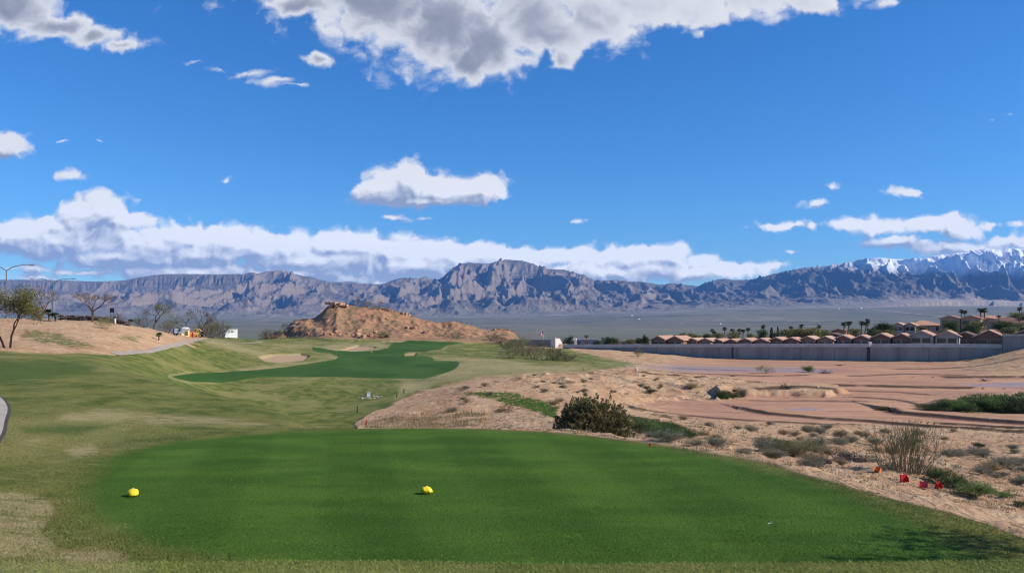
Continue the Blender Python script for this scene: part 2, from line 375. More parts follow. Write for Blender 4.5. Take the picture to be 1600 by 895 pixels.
# beyond: valley and alluvial fans, by photo row of the ground at a distance
FAR = {-600:(528,514,505,494), 0:(528,513,504,493), 300:(528,514,506,497), 600:(530,516,508,497), 800:(530,518,508,494), 1000:(529,518,507,488), 1200:(527,516,504,481), 1400:(527,515,502,478), 1600:(527,514,500,478), 2200:(527,514,500,478)}
FD = (700., 1800., 3600., 8200.)
_pc = np.array(sorted(PROF)); _lD = np.linspace(math.log(4.0), math.log(16000.0), 620)
_D = np.exp(_lD)
_tab = []
_fk = np.array(sorted(FAR)); _fv = np.array([FAR[k] for k in _fk], float)
for p in _pc:
    pr = PROF[p]; d = [math.log(a) for a, b in pr]; z = [b for a, b in pr]
    for i, fd in enumerate(FD):
        row = np.interp(p, _fk, _fv[:, i]); d.append(math.log(fd)); z.append(EYE-(row-HY)/F*fd)
    d.append(math.log(16000.)); z.append(z[-1]+120)
    _tab.append(np.interp(_lD, d, z))
_tab = np.array(_tab)
_pf = np.arange(-600, 2201, 12.0)
_T = np.array([np.interp(_pf, _pc, _tab[:, j]) for j in range(len(_lD))]).T      # (px, D)
_T = gblur(_T, 2.6, 0); _T = gblur(_T, 3.2, 1)
def table(px, D):
    i = np.clip((px+600)/12.0, 0, len(_pf)-1.001); j = np.clip((np.log(np.maximum(D, 4.001))-_lD[0])/(_lD[1]-_lD[0]), 0, len(_lD)-1.001)
    i0 = i.astype(int); j0 = j.astype(int); a = i-i0; b = j-j0
    return (_T[i0, j0]*(1-a)*(1-b)+_T[i0+1, j0]*a*(1-b)+_T[i0, j0+1]*(1-a)*b+_T[i0+1, j0+1]*a*b)
def pxof(X, Y): return 800+F*X/np.maximum(Y, 5.0)

def smooth_poly(P, n=6):
    P = np.array(P, float); m = len(P); out = []
    for i in range(m):
        a, b, c, d = P[i-1], P[i], P[(i+1) % m], P[(i+2) % m]
        for k in range(n):
            t = k/n; out.append(.5*((2*b)+(-a+c)*t+(2*a-5*b+4*c-d)*t*t+(-a+3*b-3*c+d)*t**3))
    return np.array(out)
TEE = smooth_poly([(-3.5,8.75),(-4.9,9.7),(-5.9,10.9),(-6.7,12.3),(-7.35,13.8),(-7.85,15.6),(-7.2,17.6),(-5.0,19.0),(-2,19.45),(.3,18.95),(2.2,17.6),(3.8,15.6),(4.85,13.2),(5.35,11.2),(5.35,9.4),(4.9,8.2),(0,7.9),(-2,8.2)])
HILLSKY = [(395,531),(412,524),(430,518),(446,512),(453,505),(458,500),(470,498),(488,497),(496,492),(505,485),(511,479),(516,477),(530,476),(548,477),(575,480),(600,484),(620,487),(640,492),(660,497),(678,501),(690,503),(698,501),(706,499),(716,501),(735,505),(755,509),(766,511),(774,509),(792,508),(802,511),(808,518),(816,526),(830,533)]
HD0 = 292.0
def hillrow(px):
    k = np.array(HILLSKY, float); return np.interp(px, k[:, 0], k[:, 1], left=531, right=533)
# thin cut banks in the wash (photo positions turned into ground lines at the wash level)
WZ = -7.0
def wp(px, py, z=WZ):
    D = (EYE-z)*F/(py-HY); return ((px-800)/F*D, D)
CUTS = [([wp(1158,640),wp(1190,648),wp(1260,655),wp(1340,661),(wp(1420,669)),wp(1500,677),wp(1610,689),wp(1800,700)], .34, 1.5),
        ([wp(1300,603),wp(1370,604),wp(1440,606),wp(1512,607)], .40, 3.0),
        ([wp(1480,590),wp(1560,591),wp(1640,592),wp(1800,594)], .40, 3.4),
        ([wp(1000,597),wp(1060,597),wp(1130,598),wp(1180,600)], .30, 2.4),
        ([wp(1375,640),wp(1402,648),wp(1470,654),wp(1540,661),wp(1600,666),wp(1800,675)], .50, 2.0),
        ([wp(1475,668),wp(1530,672),wp(1610,680)], .28, 1.3),
        ([wp(1190,620),wp(1240,617),wp(1300,618)], .25, 2.0)]
CUTS += [([wp(1010,588),wp(1100,586),wp(1190,588),wp(1260,587)], .2, 2.2), ([wp(1330,588),wp(1420,586),wp(1500,588)], .2, 2.4), ([wp(1180,628),wp(1260,626),wp(1350,629)], .14, 1.4),
         ([wp(985,648),wp(1060,652),wp(1150,660),wp(1260,668),wp(1330,674)], .2, 1.1), ([wp(1310,612),wp(1400,613),wp(1440,616)], .18, 1.6), ([wp(1060,577),wp(1160,579)], .15, 2.4), ([wp(1400,577),wp(1500,576),wp(1620,579)], .2, 2.6), ([wp(1340,622),wp(1400,626),wp(1430,634)], .18, 1.3)]
ISLE = [wp(1166,611),wp(1200,608),wp(1250,606),wp(1300,608),wp(1322,616),wp(1290,621),wp(1200,620),wp(1160,621),wp(1120,628),wp(1115,618)]
VEGI = [wp(1438,636),wp(1480,628),wp(1540,622),wp(1640,618),wp(1800,616),wp(1800,650),wp(1600,646),wp(1500,641)]
def H(X, Y, detail=True, info=False):
    X = np.asarray(X, float); Y = np.asarray(Y, float)
    D = np.maximum(Y, 4.0); px = pxof(X, Y)
    z = table(px, D)
    # behind and beside the photographer the upper tee carries on level
    z = np.where(Y < 5.3, 1.0, z)
    # lower tee is a level table
    sd = poly_sd(X, Y, TEE, 40.)
    k = sstep(0, 2.6, sd)
    z = np.where(Y > 5.3, z*k, z)
    up = 1-np.clip((Y+.05*perlin(X*.4, Y*.4, 2)-5.05)/2.2, 0, 1)**1.25; up = np.where(Y < 5.0, 1, up)
    z = np.where(up > 0, np.maximum(z, up-.001), z)
    # red hill
    wx = 1.6*fbm(X/14, Y/14, 3, 61)
    hr = hillrow(px+wx*3); top = EYE-(hr-HY)/F*HD0
    base = z
    front = 46-22*sstep(520, 440, px); t = (Y-(HD0-front-4))/(front)
    prof = np.where(t < 1, np.clip(t, 0, 1)**1.15, 1-sstep(1.15, 2.6, t))
    cliff = sstep(520, 450, px)
    prof2 = np.where(t < 1, sstep(.0, .35, t)*.75+.25*np.clip(t, 0, 1), 1-sstep(1.15, 2.6, t))
    prof = prof*(1-cliff)+prof2*cliff
    hh = np.maximum(top-(-3.2), 0)*prof
    hm = sstep(.25, 1.2, hh)*(t > -.1)
    gul = ridged((X+.35*Y)/9, Y/30, 4, 33)
    hh = hh-hm*np.minimum(hh*.25, 1.4)*(1-gul)*(1-sstep(.8, 1, t))
    q = 1.55; st = hh/q; st = (np.floor(st)+sstep(.25, .75, st-np.floor(st)))*q
    stepf = np.clip(.75*sstep(495, 455, px)*sstep(.8, 2, hh)+.55*sstep(-.05, .25, fbm(X/10, Y/14, 3, 66))*sstep(.5, .85, t)*sstep(3, 5, hh), 0, .85)
    hh = hh*(1-stepf)+st*stepf
    hh = hh+hm*sstep(.5, 2.5, hh)*(.55*ridged(X/4.5, Y/6, 4, 67)+.35*fbm(X/2, Y/3, 3, 68)-.25)*(1-sstep(.9, 1.0, t)*.6)
    z = z+hh
    dirt = dirtmask(px, Y, X, z, sd, hm)
    if detail:
        wash = sstep(-6.55, -6.85, z)*(px > 930)*(Y > 55)*(Y < 230)
        near = 1-sstep(60, 200, Y)
        rough = dirt*(1-wash)
        z = z+rough*(1-sstep(0, 1.5, -(sd-1.5)))*(.16*fbm(X/2.2, Y/2.2, 4, 5)+.35*fbm(X/9, Y/9, 3, 8)*sstep(20, 60, Y)+.09*ridged(X/.9, Y/.9, 4, 11)*near)
        # stepped erosion rills on the mounds right of centre
        z = z+rough*sstep(80, 95, Y)*sstep(150, 125, Y)*(px > 820)*(px < 1180)*(.5*(ridged(X/5, Y/7, 4, 21)-.5))
        gr = (1-dirt)*sstep(.2, 4, sd)
        z = z+gr*(.05*fbm(X/3, Y/3, 3, 41)+.25*fbm(X/16, Y/16, 2, 43)*sstep(20, 70, Y)+.5*fbm(X/45, Y/45, 2, 44)*sstep(60, 140, Y)*(Y < 260))
        z = z+wash*(.05*fbm(X/2, Y/2.5, 5, 51)+.06*fbm(X/14, Y/9, 4, 53)-.03*np.clip(ridged(X/22+.3*fbm(X/9, Y/9, 2, 55), Y/7, 3, 54)-.62, 0, 1)*2)
        for pts, dep, wd in CUTS:
            d = line_d(X, Y, pts, 14.)+.5*fbm(X/4, Y/4, 3, 71)
            z = z+np.where(np.abs(d) < 1e2, .72*dep*(sstep(-.1, .55+.12*wd, d)*np.exp(-np.maximum(d, 0)/(2.2+2.2*wd))*sstep(14, 8, np.abs(d))-.18*np.exp(-((d+.7)/1.2)**2)), 0)
        i = poly_sd(X, Y, ISLE, 20.)+.9*fbm(X/3, Y/3, 3, 72)
        z = z+.75*sstep(.5, -.4, i)+.25*sstep(0, -4, i)
        i = poly_sd(X, Y, VEGI, 20.)+1.2*fbm(X/4, Y/4, 3, 73)
        z = z+.9*sstep(.8, -2.5, i)
        # cut bank where the mound meets the wash tongue
    # bunkers
    if info: return z, dict(px=px, sd=sd, hm=hm, dirt=dirt)
    return z

# photo-plane outlines of the grounds
BANK = [(-900,480),(-900,551),(0,551),(60,551),(150,553),(185,553),(240,547),(290,536),(322,530),(318,520),(280,490)]
DESERT = [(556,672),(555,658),(575,645),(600,636),(640,617),(700,599),(760,589),(850,584),(925,580),(1000,570),(962,562),(905,549),(870,541),(870,536),(2600,530),(2600,1150),(1700,872),(1620,846),(1540,818),(1460,797),(1380,778),(1300,757),(1200,727),(1100,707),(1000,692),(860,679),(700,671),(600,668)]
def rowof(z, Y): return HY-F*(z-EYE)/np.maximum(Y, 2.0)
def dirtmask(px, Y, X, z, sd, hm):
    py = rowof(z, Y)
    n = fbm(X/3.5, Y/6, 4, 91)
    a = poly_sd(px, py, BANK, 40.)+8*n*0.4
    m1 = sstep(1.2, -1.2, a)*(Y > 62)*(Y < 230)
    m1 = np.maximum(m1, (Y > 125)*(px < 300+60*n)*(Y < 400))
    b = poly_sd(px, py, DESERT, 40.)+6*n+3*fbm(X/.8, Y/.8, 3, 94)*(Y < 30)
    m2 = sstep(3.0, -3.0, b)*(Y > 9)*(Y < 300)
    m2 = np.maximum(m2, ((Y > 225) & (px > 810)))
    m3 = np.maximum(hm, sstep(296, 302, Y))
    m = np.maximum(np.maximum(m1, m2), m3)
    return m*sstep(.0, .35, sd)
def at(px, D, dz=0.0):
    X = (px-800)/F*D; z = float(H(np.array([X]), np.array([D]))[0]); return (X, D, z+dz)
def hit(px, py, d0, d1, dz=0.0):
    """ground point seen at a photo position, searched between two distances"""
    D = np.exp(np.linspace(math.log(d0), math.log(d1), 360)); X = (px-800)/F*D; z = H(X, D); r = rowof(z, D)
    k = np.where(r <= py)[0]; i = k[0] if len(k) else int(np.argmin(np.abs(r-py)))
    return (float(X[i]), float(D[i]), float(z[i])+dz)

FAIRWAY = [(268,588),(300,583),(350,581),(400,578),(430,575),(460,571),(500,565),(524,561),(529,557),(515,552),(495,550),(488,546),(487,542),(505,544),(525,548),(560,549),(590,547),(606,544),(611,538),(617,535),(630,532.5),(645,531),(695,529),(735,530),(737,534),(715,537),(697,540),(690,545),(665,549),(640,549),(633,551),(637,555),(660,556),(675,558),(680,564),(700,563.5),(715,564),(718,569),(710,577),(690,584),(665,591.5),(600,591),(525,589),(460,588.5),(400,590),(345,598),(300,596),(280,592)]
SAND = [[(404,557),(430,552),(470,551.5),(484,555),(472,563),(440,565),(415,564)],[(533,546),(560,538.5),(583,540.5),(588,542),(575,546.5),(550,548)],[(632,552),(650,551),(648,555),(634,555)],[(598,533),(620,531),(636,532),(625,534)]]
DRY = [[(640,590),(700,577),(720,566),(760,561),(850,570),(905,570),(940,577),(880,582),(780,586),(700,596)],[(690,565),(680,558),(760,560),(820,566),(760,568),(700,566)],
       [(400,575),(470,566),(520,557),(533,556),(526,563),(480,571),(430,579)],[(486,543),(530,536),(600,535),(608,541),(590,549),(560,552),(515,550)],[(430,540),(500,537),(480,543),(420,546)],
       [(90,655),(110,645),(170,640),(240,643),(320,650),(400,661),(430,665),(330,662),(250,660),(200,657),(130,660)],[(100,705),(140,697),(150,704),(125,710)],
       [(-60,900),(-60,770),(20,772),(70,778),(85,800),(60,830),(95,860),(180,860),(230,890),(150,910)],[(20,688),(60,683),(80,687),(45,694)],
       [(330,528),(400,545),(440,560),(480,572),(440,568),(380,552),(320,537)],[(630,597),(690,592),(760,586),(740,592),(680,600),(640,616),(618,622)]]
GREENR = [[(-80,575),(0,568),(120,566),(155,571),(140,582),(0,600),(-80,600)],[(30,668),(100,662),(170,665),(120,680),(40,678)],[(1030,600),(1050,600),(1050,604)]]
WET = [[wp(940,573),wp(1020,570),wp(1130,573),wp(1250,574),wp(1300,577),wp(1290,583),wp(1180,581),wp(1020,584),wp(960,579)],
       [wp(1500,601),wp(1560,598),wp(1680,597),wp(1700,607),wp(1560,607),wp(1510,605)],[wp(1235,641),wp(1255,638),wp(1285,640),wp(1262,643)],[wp(1340,663),wp(1420,671),wp(1560,689),wp(1480,684),wp(1380,672)]]
WEED = [[(735,614),(760,612),(800,616),(840,625),(870,640),(866,652),(830,640),(800,632),(760,622)],[(985,652),(1030,658),(1070,670),(1090,682),(1050,684),(1000,672)],[(1115,612),(1160,610),(1165,620),(1120,622)],
        [(1085,683),(1130,688),(1130,693),(1090,690)],[(40,515),(90,520),(130,535),(150,545),(110,543),(70,535),(30,528)],[(185,526),(220,525),(216,531),(190,530)],[(1440,636),(1480,626),(1540,618),(1640,614),(1800,612),(1800,652),(1600,648),(1500,643)]]

# ------------------------------------------------------------------ near and middle ground
def build_ground():
    NX = 1500; s = np.linspace(-1.05, 1.0, NX)
    Yr = np.concatenate([np.linspace(-9, 4.9, 16), 5*np.exp(np.arange(0, math.log(11.), .0078)), 55*np.exp(np.arange(0, math.log(4.), .0045)), 220*np.exp(np.arange(0, math.log(300/220.), .005)), 300*np.exp(np.arange(0, math.log(470/300.), .0078))]); NY = len(Yr)
    S, YY = np.meshgrid(s, Yr); XX = S*(YY+12.)
    X = XX.ravel(); Y = YY.ravel()
    z, inf = H(X, Y, True, True); px = inf['px']; sd = inf['sd']; dirt = inf['dirt']; hm = inf['hm']
    py = rowof(z, Y); nz = fbm(X/4, Y/9, 4, 120)
    tee = sstep(.45, -.35, sd+.1+.16*fbm(X/.9, Y/.9, 3, 121)+.14*fbm(X/.22, Y/.3, 3, 127))
    mid = (Y > 60)*(Y < 300)*(hm < .3)
    fd = poly_sd(px, py, FAIRWAY, 20.)
    fair = sstep(.5, -.5, fd+.8*nz+.7*fbm(X/1.6, Y/4, 3, 122))*mid*(Y > 80)
    sand = 0
    for p in SAND: sand = np.maximum(sand, sstep(.7, -.4, poly_sd(px, py, p, 20.)+.8*nz))
    sand = sand*mid*(Y > 100)
    z = z-sand*.45
    dry = 0
    for i, p in enumerate(DRY):
        rg = ((Y > 60) & (Y < 330)) if i in (0, 1, 2, 3, 4, 9, 10) else (Y < 60)
        dry = np.maximum(dry, sstep(6, -5, poly_sd(px, py, p, 30.)+(4+7*(Y < 60))*nz+6*fbm(X/1.3, Y/2.5, 4, 123)*(Y < 60)+5*fbm(X/6, Y/9, 3, 124)*(Y > 60))*rg)
    dry = np.maximum(dry, sstep(5, 1.5, np.abs(fd)+4*nz)*(fd > .2)*mid*.75*sstep(-.25, .3, fbm(X/14, Y/20, 3, 126)))
    green = 0
    for p in GREENR: green = np.maximum(green, sstep(6, -6, poly_sd(px, py, p, 30.)+8*nz)*(Y < 60))
    wet = 0
    for p in WET: wet = np.maximum(wet, sstep(.9, -.6, poly_sd(X, Y, p, 20.)+2.2*fbm(X/6, Y/5, 4, 130)))
    cut_shade = 0  # painted shade: dark line on the viewer-facing side of each cut bank
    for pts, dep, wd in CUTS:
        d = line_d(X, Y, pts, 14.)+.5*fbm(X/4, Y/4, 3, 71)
        cut_shade = np.maximum(cut_shade, np.where(np.abs(d) < 100, np.exp(-((d-.3-.05*wd)/(.21*wd+.24))**2)*sstep(-1.2, -.1, d)*np.clip(dep*4.2, 0, 1)*sstep(-.35, .1, fbm(X/5, Y/5, 3, 77)+.25), 0))
    washm = sstep(-6.5, -6.8, z)*(px > 930)*(Y > 55)*(Y < 240)
    weed = 0
    for p in WEED: weed = np.maximum(weed, sstep(3, -3, poly_sd(px, py, p, 20.)+7*fbm(X/2, Y/2, 4, 140)))
    weed = weed*(Y > 20)
    V = np.stack([X, Y, z], 1)
    idx = np.arange(NX*NY).reshape(NY, NX)
    Q = np.stack([idx[:-1, :-1], idx[:-1, 1:], idx[1:, 1:], idx[1:, :-1]], -1).reshape(-1, 4)
    # vertex normals of the whole sheet, shared by its pieces
    Z = z.reshape(NY, NX)
    dzs = np.gradient(Z, axis=1)/np.gradient(XX, axis=1)
    dZ = np.gradient(Z, axis=0); dX = np.gradient(XX, axis=0); dY = np.gradient(YY, axis=0)
    dzy = (dZ-dzs*dX)/dY
    N = np.stack([-dzs.ravel(), -dzy.ravel(), np.ones(NX*NY)], 1); N /= np.linalg.norm(N, axis=1)[:, None]
    A = dict(tee=tee, fair=fair, sand=sand, dry=dry, green=green, wet=wet, cut_shade=cut_shade, wash=washm, weed=weed, dirt=dirt, hill=hm)
    # class per face
    c = lambda a: a[Q].mean(1)
    up = (Y < 5.6)
    cls = np.zeros(len(Q), int)
    cls[c(dirt) > .5] = 1
    cls[c(washm) > .5] = 2
    cls[c(hm) > .5] = 3
    cls[c(fair) > .5] = 4
    cls[c(sand) > .5] = 5
    cls[c(tee) > .5] = 6
    names = ['grass_slopes', 'desert_ground', 'wash_bed', 'rocky_hill', 'fairway', 'bunker', 'tee_ground']
    m = ground_mat()
    for k, nm in enumerate(names):
        q = Q[cls == k]
        if not len(q): continue
        u, inv = np.unique(q, return_inverse=True)
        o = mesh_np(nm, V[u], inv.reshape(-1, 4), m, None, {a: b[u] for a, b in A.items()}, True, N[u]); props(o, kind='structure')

def ground_mat():
    m, n, b, out = new_mat('ground')
    p = n.pos(); at_ = n.attr
    tee, fair, sand, dry, green, wet, cut_shade, wash, weed, dirt, hill = [at_(k) for k in ('tee', 'fair', 'sand', 'dry', 'green', 'wet', 'cut_shade', 'wash', 'weed', 'dirt', 'hill')]
    big = n.noise(n.mapv(p, (1, .45, 1)), .22, 4); mid = n.noise(n.mapv(p, (1, .6, 1)), .9, 6, .6); fine = n.noise(p, 7, 5, .65); vf = n.noise(n.mapv(p, (1, .5, 1)), 38, 3, .7)
    # rough grass: green, olive and straw
    ro = n.mix(n.ss(mid, .40, .60), G_ROUGH1, G_ROUGH2)
    ro = n.mix(n.ss(n.noise(n.mapv(p, (.7, .5, 1)), .09, 6, .6), .50, .62, 0, .55), ro, G_GREEN)
    ro = n.mix(n.ss(big, .45, .68), ro, G_ROUGH3)
    ro = n.mix(n.math('MULTIPLY', n.ss(n.noise(n.mapv(p, (.5, 1.6, 1)), 2.2, 7, .68), .5, .68), .52), ro, G_STRAW)
    ro = n.mix(n.math('MULTIPLY', green, .8), ro, G_GREEN)
    dryf = n.math('MULTIPLY', dry, n.ss(n.noise(n.mapv(p, (.55, 1.5, 1)), 3.0, 6, .62), .30, .58))
    ro = n.mix(n.math('MULTIPLY', dryf, .66), ro, G_DRY)
    ro = n.mix(n.math('MULTIPLY', n.ss(vf, .35, .75), .35), ro, n.mix(1.0, ro, (.35, .42, .3), 'MULTIPLY'))
    # tee
    te = n.mix(n.ss(n.noise(n.mapv(p, (.5, 1.4, 1)), .8, 5, .55), .35, .66), G_TEE1, G_TEE2)
    te = n.mix(n.math('MULTIPLY', n.ss(n.noise(n.mapv(p, (.6, 2.0, 1)), 3.4, 6, .66), .55, .72), .32), te, G_TEE3)
    te = n.mix(n.math('MULTIPLY', n.ss(vf, .40, .75), .5), te, n.mix(1.0, te, (.42, .5, .4), 'MULTIPLY'))
    sp_ = n.new('ShaderNodeSeparateXYZ'); n.l.new(p, sp_.inputs[0])
    bnd = n.math('SINE', n.math('ADD', n.math('MULTIPLY', n.math('ADD', sp_.outputs[0], n.math('MULTIPLY', sp_.outputs[1], .22)), 2.6), n.math('MULTIPLY', n.noise(p, .5, 2), 1.2)))
    te = n.mix(n.ss(bnd, -.3, .3, 0, .5), te, n.mix(1.0, te, (.66, .72, .6), 'MULTIPLY'))
    fa = n.mix(n.ss(n.noise(n.mapv(p, (1, .5, 1)), .10, 5, .6), .38, .64), G_FAIR1, G_FAIR2)
    # dirt
    di = n.mix(n.ss(big, .40, .62), D1, D2)
    di = n.mix(n.ss(mid, .48, .70), di, D3)
    di = n.mix(n.math('MULTIPLY', n.ss(fine, .52, .74), .50), di, D4)
    scr = n.ss(n.noise(p, .45, 8, .72), .54, .66)
    di = n.mix(n.math('MULTIPLY', scr, .55), di, D_SCRUB)
    wd = n.math('MULTIPLY', weed, n.ss(n.noise(p, 1.3, 5, .7), .36, .56))
    di = n.mix(n.math('MULTIPLY', wd, .85), di, G_WEED)
    # hill: redder, layered
    hz = n.noise(n.mapv(p, (.25, .25, 2.2)), .8, 5, .6)
    hc = n.mix(n.ss(hz, .4, .62), H1, H2)
    hc = n.mix(n.math('MULTIPLY', n.ss(n.noise(p, .22, 8, .74), .43, .60), .8), hc, H_SCRUB)
    di = n.mix(hill, di, hc)
    # wash bed: smooth silt with flow streaks
    wv = n.mapv(p, (.35, 1.25, 1))
    wa = n.mix(n.ss(n.noise(wv, .16, 6, .6), .38, .62), W1, W2)
    wa = n.mix(n.math('MULTIPLY', n.ss(n.noise(n.mapv(p, (.16, 1.5, 1)), .5, 8, .72), .53, .64), .8), wa, W3)
    wa = n.mix(n.math('MULTIPLY', n.ss(n.noise(n.mapv(p, (.5, 1.2, 1)), 1.1, 8, .75), .58, .68), .8), wa, (.12, .075, .055))
    wa = n.mix(n.math('MULTIPLY', wet, n.ss(n.noise(n.mapv(p, (.2, 1.2, 1)), .8, 5, .65), .35, .6, .25, .75)), wa, W_WET)
    wa = n.mix(n.math('MULTIPLY', wd, .8), wa, G_WEED)
    c = n.mix(dirt, ro, di); c = n.mix(wash, c, wa); c = n.mix(n.math('MULTIPLY', cut_shade, .93), c, (.045, .026, .018))  # bank shade mixed into the soil colour as near-black
    c = n.mix(fair, c, fa); c = n.mix(sand, c, (.36, .25, .15)); c = n.mix(tee, c, te)
    n.put(b.inputs['Base Color'], c)
    rg = n.math('SUBTRACT', .9, n.math('MULTIPLY', n.math('MULTIPLY', wet, wash), .42)); n.put(b.inputs['Roughness'], rg)
    n.put(b.inputs['Specular IOR Level'], n.math('ADD', .12, n.math('MULTIPLY', wet, .35)))
    grassy = n.math('SUBTRACT', 1.0, dirt)
    h = n.math('ADD', n.math('MULTIPLY', n.noise(p, 26, 4, .7), n.math('ADD', .03, n.math('MULTIPLY', grassy, .02))), n.math('MULTIPLY', fine, n.math('MULTIPLY', n.math('SUBTRACT', 1.0, wash), n.math('MULTIPLY', dirt, .16))))
    h = n.math('ADD', h, n.math('MULTIPLY', mid, n.math('ADD', .06, n.math('MULTIPLY', n.math('MULTIPLY', dirt, n.math('SUBTRACT', 1.0, wash)), .12))))
    bp = n.new('ShaderNodeBump'); bp.inputs['Strength'].default_value = .9; bp.inputs['Distance'].default_value = 1.0
    n.put(bp.inputs['Height'], h); n.l.new(bp.outputs[0], b.inputs['Normal'])
    return m

# ------------------------------------------------------------------ far valley
def build_valley():
    NX = 700; s = np.linspace(-1.15, 1.15, NX); Yr = 440*np.exp(np.linspace(0, math.log(9500/440.), 420)); NY = len(Yr)
    S, YY = np.meshgrid(s, Yr); XX = S*YY; X = XX.ravel(); Y = YY.ravel(); px = pxof(X, Y)
    z = table(px, Y)+fbm(X/180, Y/260, 4, 201)*np.interp(Y, [440, 1500, 5000, 9500], [1.2, 3.0, 8, 10])-.15*sstep(470, 440, Y)
    idx = np.arange(NX*NY).reshape(NY, NX); Q = np.stack([idx[:-1, :-1], idx[:-1, 1:], idx[1:, 1:], idx[1:, :-1]], -1).reshape(-1, 4)
    m, n, b, out = new_mat('valley_ground'); p = n.pos()
    c = n.mix(n.ss(n.noise(n.mapv(p, (1, .5, 1)), .0011, 7, .6), .40, .62), V1, V2)
    c = n.mix(n.ss(n.noise(n.mapv(p, (1, .35, 1)), .004, 7, .68), .55, .70), c, V3)
    c = n.mix(n.math('MULTIPLY', n.ss(n.noise(n.mapv(p, (.3, 1, 1)), .0016, 5, .6), .56, .63), .5), c, (.035, .05, .035))
    c = n.mix(n.math('MULTIPLY', n.attr('fan'), .9), c, n.mix(n.ss(n.noise(n.mapv(p, (1.6, .5, 1)), .0018, 7, .62), .4, .6), V_FAN, V2))
    n.put(b.inputs['Base Color'], c)
    py = rowof(z, Y); fan = sstep(5600, 8200, Y+900*fbm(X/900, Y/2000, 3, 205))
    o = mesh_np('valley_floor', np.stack([X, Y, z], 1), Q, m, None, {'fan': fan}, True); props(o, kind='structure')

# ------------------------------------------------------------------ mountains
SKYL = [(-300,442),(-100,438),(0,437),(60,437),(100,438),(150,440),(195,438),(215,434),(240,430),(262,428),(300,428),(330,428.5),(385,428),(391,425),(397,425.5),(402,428),(415,424),(440,422),(455,425),(470,431),(485,432),(500,437),(520,441),(550,440),(565,443),(598,444),(612,438),(622,435),(637,433),(650,436),(663,432),(672,435),(685,437),(693,432),(703,422),(715,413),(730,410),(745,411),(765,412),(775,408),(783,405),(800,406),(815,407),(830,411),(850,418),(865,421),(880,421),(900,426),(915,431),(930,438),(945,438),(965,437),(985,441),(1005,440),(1020,443),(1035,445),(1050,442),(1065,444),(1092,447),(1105,440),(1120,437),(1132,435),(1145,437.5),(1170,437),(1200,430),(1225,424),(1245,420),(1265,417),(1290,415),(1320,411),(1340,406),(1360,404),(1373,402),(1390,404),(1402,405),(1425,404),(1440,404.5),(1455,401),(1470,397),(1482,398),(1497,394),(1508,395),(1520,392),(1532,390),(1541,387),(1552,390),(1563,391),(1575,387),(1588,388),(1600,389),(1700,395),(1900,410),(2200,420)]
def erode(Z, cell, n=120000, steps=70, seed=5, k_er=.35, cap_k=.05):
    r = np.random.default_rng(seed); H_, W_ = Z.shape; Z = Z.copy()
    per = 12000
    for it in range(n//per):
        x = r.uniform(1, W_-3, per); y = r.uniform(1, H_-3, per); dx = np.zeros(per); dy = np.zeros(per); sed = np.zeros(per); wat = np.ones(per); spd = np.ones(per)
        acc = np.zeros_like(Z)
        for st in range(steps):
            xi = x.astype(int); yi = y.astype(int); fx = x-xi; fy = y-yi
            a = Z[yi, xi]; b = Z[yi, xi+1]; c = Z[yi+1, xi]; d = Z[yi+1, xi+1]
            gx = (b-a)*(1-fy)+(d-c)*fy; gy = (c-a)*(1-fx)+(d-b)*fx; h = a*(1-fx)*(1-fy)+b*fx*(1-fy)+c*(1-fx)*fy+d*fx*fy
            dx = dx*.15-gx*.85; dy = dy*.15-gy*.85; L = np.sqrt(dx*dx+dy*dy)+1e-9; dx /= L; dy /= L
            nx = np.clip(x+dx, 1, W_-3); ny = np.clip(y+dy, 1, H_-3)
            xj = nx.astype(int); yj = ny.astype(int); gx2 = nx-xj; gy2 = ny-yj
            h2 = Z[yj, xj]*(1-gx2)*(1-gy2)+Z[yj, xj+1]*gx2*(1-gy2)+Z[yj+1, xj]*(1-gx2)*gy2+Z[yj+1, xj+1]*gx2*gy2
            dh = h2-h; cap = np.maximum(-dh, cell*.01)*spd*wat*cap_k*8
            dep = np.where((dh > 0) | (sed > cap), np.where(dh > 0, np.minimum(dh, sed), (sed-cap)*.3), -np.minimum((cap-sed)*k_er, -dh))
            dep = np.where((dh <= 0) & (sed <= cap), np.maximum(dep, dh), dep)
            sed = sed-dep
            for (ox, oy, ww) in ((0, 0, (1-fx)*(1-fy)), (1, 0, fx*(1-fy)), (0, 1, (1-fx)*fy), (1, 1, fx*fy)):
                np.add.at(Z, (yi+oy, xi+ox), dep*ww*.8)
            spd = np.sqrt(np.maximum(spd*spd-dh/cell*.5, .05)); spd = np.minimum(spd, 3); wat *= .985; x = nx; y = ny
    return Z
